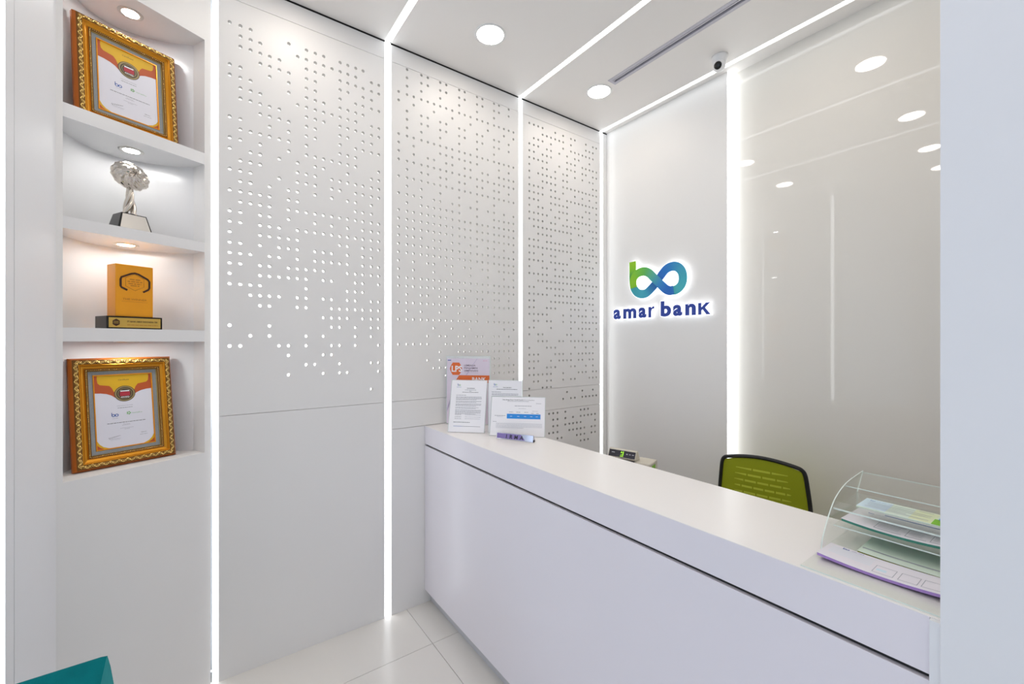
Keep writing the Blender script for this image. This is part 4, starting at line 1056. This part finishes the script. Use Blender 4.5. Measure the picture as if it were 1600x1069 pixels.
def olive(put, mb, P, th): put(mb, .02, .98, .2, .25, 'ink_light')
pad('thin olive-edged slips behind the purple pad on the rack base', 2.090, 2.255, 1.280, 1.400, CZ + .0032, .006, 'pad_olive', 'slip_green', lambda u, v: .002 * (2 * u - 1) ** 2, olive)
def topp(put, mb, P, th):
    put(mb, 0, .34, .02, .98, 'slip_blue', .0009); put(mb, .60, .86, .02, .98, 'slip_yellow', .0009)
    put(mb, .84, .93, 0, .5, 'leaf_green', .0010); put(mb, .93, 1.0, 0, .45, 'leaf_green', .0012); put(mb, .88, 1.0, .45, 1, 'leaf_blue', .0010); put(mb, .90, .96, .30, .50, 'leaf_green', .0014)
    for v, a, b in ((.78, .3, .6), (.60, .08, .80), (.45, .08, .80), (.30, .10, .55), (.18, .08, .80), (.86, .64, .8)): put(mb, a, b, v, v + .025, 'ink_light', .0015)
    bo(mb, P, th, .10, .80, .010)
pad('long pale green deposit slip with a leaf print on the top rack shelf', 2.068, 2.232, 1.352, 1.440, 1.179, .003, 'slip_green', 'slip_green', lambda u, v: .0, topp)

# ---------------------------------------------------------------- office chair
def chair():
    t = empty('office_chair', (1.40, 2.20, 0), math.radians(11), 'black framed office chair with an olive green mesh back behind the counter', 'chair')
    # backrest local: x across, z up, y = front(-)
    CYB = 0.235
    def yb(x, z): return CYB + 0.9 * x * x * 0.35 - 0.10 * max(0, z - 0.75) + 0.04
    outline = []
    W1, W0, ZB, ZT = 0.196, 0.222, 0.50, 0.945
    pts_ = [(-0.200, ZB, 0), (-0.222, 0.62, 0), (-0.219, 0.74, 0), (-0.207, 0.86, 0), (-0.199, 0.915, 0), (-0.186, 0.938, 0), (-0.160, 0.950, 0), (-0.08, 0.966, 0), (0, 0.972, 0),
            (0.08, 0.966, 0), (0.160, 0.950, 0), (0.186, 0.938, 0), (0.199, 0.915, 0), (0.207, 0.86, 0), (0.219, 0.74, 0), (0.222, 0.62, 0), (0.200, ZB, 0), (0.10, ZB - .02, 0), (-0.10, ZB - .02, 0)]
    C = catmull(pts_, 5, True)
    back = MB().tube([(p.x, yb(p.x, p.y), p.y) for p in C], 0.0105, 'black_plastic', 8, None, True).build('back_frame', t)
    # mesh sheet
    nx, nz = 24, 22; mb = MB(); vs = []; fs = []
    def halfw(z):
        if z > .938: return .186 - (z - .938) / .034 * .186
        best = .2
        for (a, b) in zip(pts_[8:16], pts_[9:17]):
            if b[1] <= z <= a[1] and a[1] > b[1]: best = b[0] + (a[0] - b[0]) * (z - b[1]) / (a[1] - b[1])
        return best
    for k in range(nz + 1):
        z = ZB + (0.970 - ZB) * k / nz; hw = max(halfw(z) , .004)
        for i in range(nx + 1): x = -hw + 2 * hw * i / nx; vs.append((x, yb(x, z) - 0.001, z))
    for k in range(nz):
        for i in range(nx): a = k * (nx + 1) + i; fs.append((a, a + 1, a + nx + 2, a + nx + 1))
    mb.add(vs, fs, 'chair_mesh', None, True); ms_ = mb.build('mesh_back', t)
    mb = MB()
    rows_ = [(0.897, [(-.125, -.045), (-.038, .045), (.052, .125)]), (0.863, [(-.130, -.072), (-.065, 0), (.007, .068), (.075, .125)]),
             (0.829, [(-.135, -.088), (-.081, -.025), (-.018, .035), (.042, .095), (.102, .135)]), (0.795, [(-.135, -.105), (-.098, -.045), (-.038, .010), (.017, .062), (.069, .112), (.119, .138)]),
             (0.761, [(-.138, -.095), (-.088, -.03), (-.023, .03), (.037, .09), (.097, .138)]), (0.727, [(-.138, -.1), (-.093, -.035), (-.028, .03), (.037, .095), (.102, .138)])]
    for z, seg in rows_:
        for j, (a, b) in enumerate(seg):
            h0 = .002 if j == 0 else .0056; h1 = .0018 if j == len(seg) - 1 else .0056
            pts4 = [(a, z - h0), (b, z - h1), (b, z + h1), (a, z + h0)]
            mb.add([(x, yb(x, zz) - .0025, zz) for x, zz in pts4], [(0, 1, 2, 3)], 'chair_slot')
    tag(mb.build('woven_slots', ms_), kind='stuff')
    MB().box(-.03, .03, CYB + .05, CYB + .075, .40, .62, 'black_plastic').build('back_spine', t, .006)
    MB().box(-.24, .24, -.24, .23, .43, .50, 'chair_mesh').build('seat', t, .025)
    for s in (-1, 1):
        mb = MB(); mb.tube([(s * .27, -.12, .45), (s * .285, -.12, .60), (s * .285, -.10, .65)], .012, 'black_plastic'); mb.box(s * .285 - .03, s * .285 + .03, -.2, .06, .65, .675, 'black_plastic'); mb.tube([(s * .10, -.02, .42), (s * .27, -.12, .45)], .012, 'black_plastic'); mb.build('armrest', t)
    MB().cyl((0, 0, .10), .028, .33, 'dark_metal', 20).build('gas_column', t)
    for i in range(5):
        a = 2 * PI * i / 5 + .3; lg = MB().tube([(0, 0, .11), (.30 * math.cos(a), .30 * math.sin(a), .075)], .018, 'black_plastic', 8, radii=[.024, .014]).build('base_leg', t)
        R = Matrix.Translation((.30 * math.cos(a), .30 * math.sin(a), .031)) @ Matrix.Rotation(a, 4, 'Z') @ Matrix.Rotation(PI / 2, 4, 'X')
        MB().cyl((0, 0, -.02), .030, .04, 'black_plastic', 18, R).build('caster', lg)
chair()

# ---------------------------------------------------------------- banknote counter behind the ledge
t = empty('banknote_counter', (1.043, 1.905, 0.75), math.radians(17), 'cream banknote counting machine with a dark display and green digits', 'counting machine')
body = MB().box(-.26, 0, 0, .12, 0.0, .205, 'cream_plastic').build('body', t, .006)
MB().box(-.245, -.015, -.10, -.002, 0.0, .10, 'cream_plastic').build('tray', t, .006)
mb = MB(); vs = [(x, y, z) for x in (-.236, -.078) for (y, z) in ((.004, .207), (-.004, .216), (.016, .253), (.034, .256), (.060, .207))]
mb.add(vs, [(4, 3, 2, 1, 0), (5, 6, 7, 8, 9)] + [(i, (i + 1) % 5, 5 + (i + 1) % 5, 5 + i) for i in range(5)], 'cream_plastic'); hd = mb.build('display_head', t)
def DP(u, v, e=.0006): return (-.232 + u * .150, -.0035 + .018 * v - e, .2175 + .0335 * v + e * .5)
mb = MB(); mb.add([DP(0, 0.02), DP(1, 0.02), DP(1, 1), DP(0, 1)], [(0, 1, 2, 3)], 'display_dark'); dp_ = mb.build('display', hd)
mb = MB()
for (a, b, c, d) in ((.44, .56, .62, .70), (.53, .56, .45, .9), (.46, .49, .62, .9), (.45, .56, .35, .42), (.52, .56, .3, .45), (.44, .56, .12, .22)): mb.add([DP(a, c, .001), DP(b, c, .001), DP(b, d, .001), DP(a, d, .001)], [(0, 1, 2, 3)], 'digit_green')
mb.build('green_digits', dp_)
for (a, b, c, d) in ((.10, .22, .55, .66), (.66, .72, .5, .62), (.77, .83, .5, .62), (.88, .95, .5, .62)):
    MB().add([DP(a, c, .001), DP(b, c, .001), DP(b, d, .001), DP(a, d, .001)], [(0, 1, 2, 3)], 'ink_light').build('display_mark', dp_)
MB().box(-.18, -.085, -.0015, .002, .198, .2055, 'reveal_black').build('note_slot', body)
MB().box(.0005, .0015, .03, .08, .15, .19, 'leaf_green').build('side_label', body)

# ---------------------------------------------------------------- teal velvet chair, lower left
t = empty('velvet_chair', (1.02, -0.44, 0), 0, 'teal velvet chair with a straight sloped back in the lower left corner', 'chair')
mb = MB()
yA, yB = -.28, .245
sec = [(-.180, .40), (-.152, .675), (-.101, .755), (-.068, .795), (-.054, .811), (-.045, .8145), (-.034, .813), (.034, .797), (.060, .78), (.080, .72), (.10, .40)]
# backrest: straight section along y, its end bulging
vs = []; n = len(sec)
for y in (yA, yA + .02, yB - .012, yB):
    for (x, z) in sec: vs.append((x, y, z if y not in (yA, yB) else z - .002))
fs = [(k * n + i, k * n + (i + 1), (k + 1) * n + (i + 1), (k + 1) * n + i) for k in range(3) for i in range(n - 1)]
mb.add(vs, fs, 'velvet', None, False)
mb.add(vs, [tuple(range(n)), tuple(reversed(range(3 * n, 4 * n)))], 'velvet_light')
mb.build('backrest', t, .004)
MB().box(-.10, .42, -.29, .25, .24, .44, 'velvet').build('seat', t, .03)
for sx_ in (-.07, .37):
    for sy_ in (-.25, .21): MB().cyl((sx_, sy_, 0), .011, .24, 'dark_metal', 12, None, .017).build('leg', t)
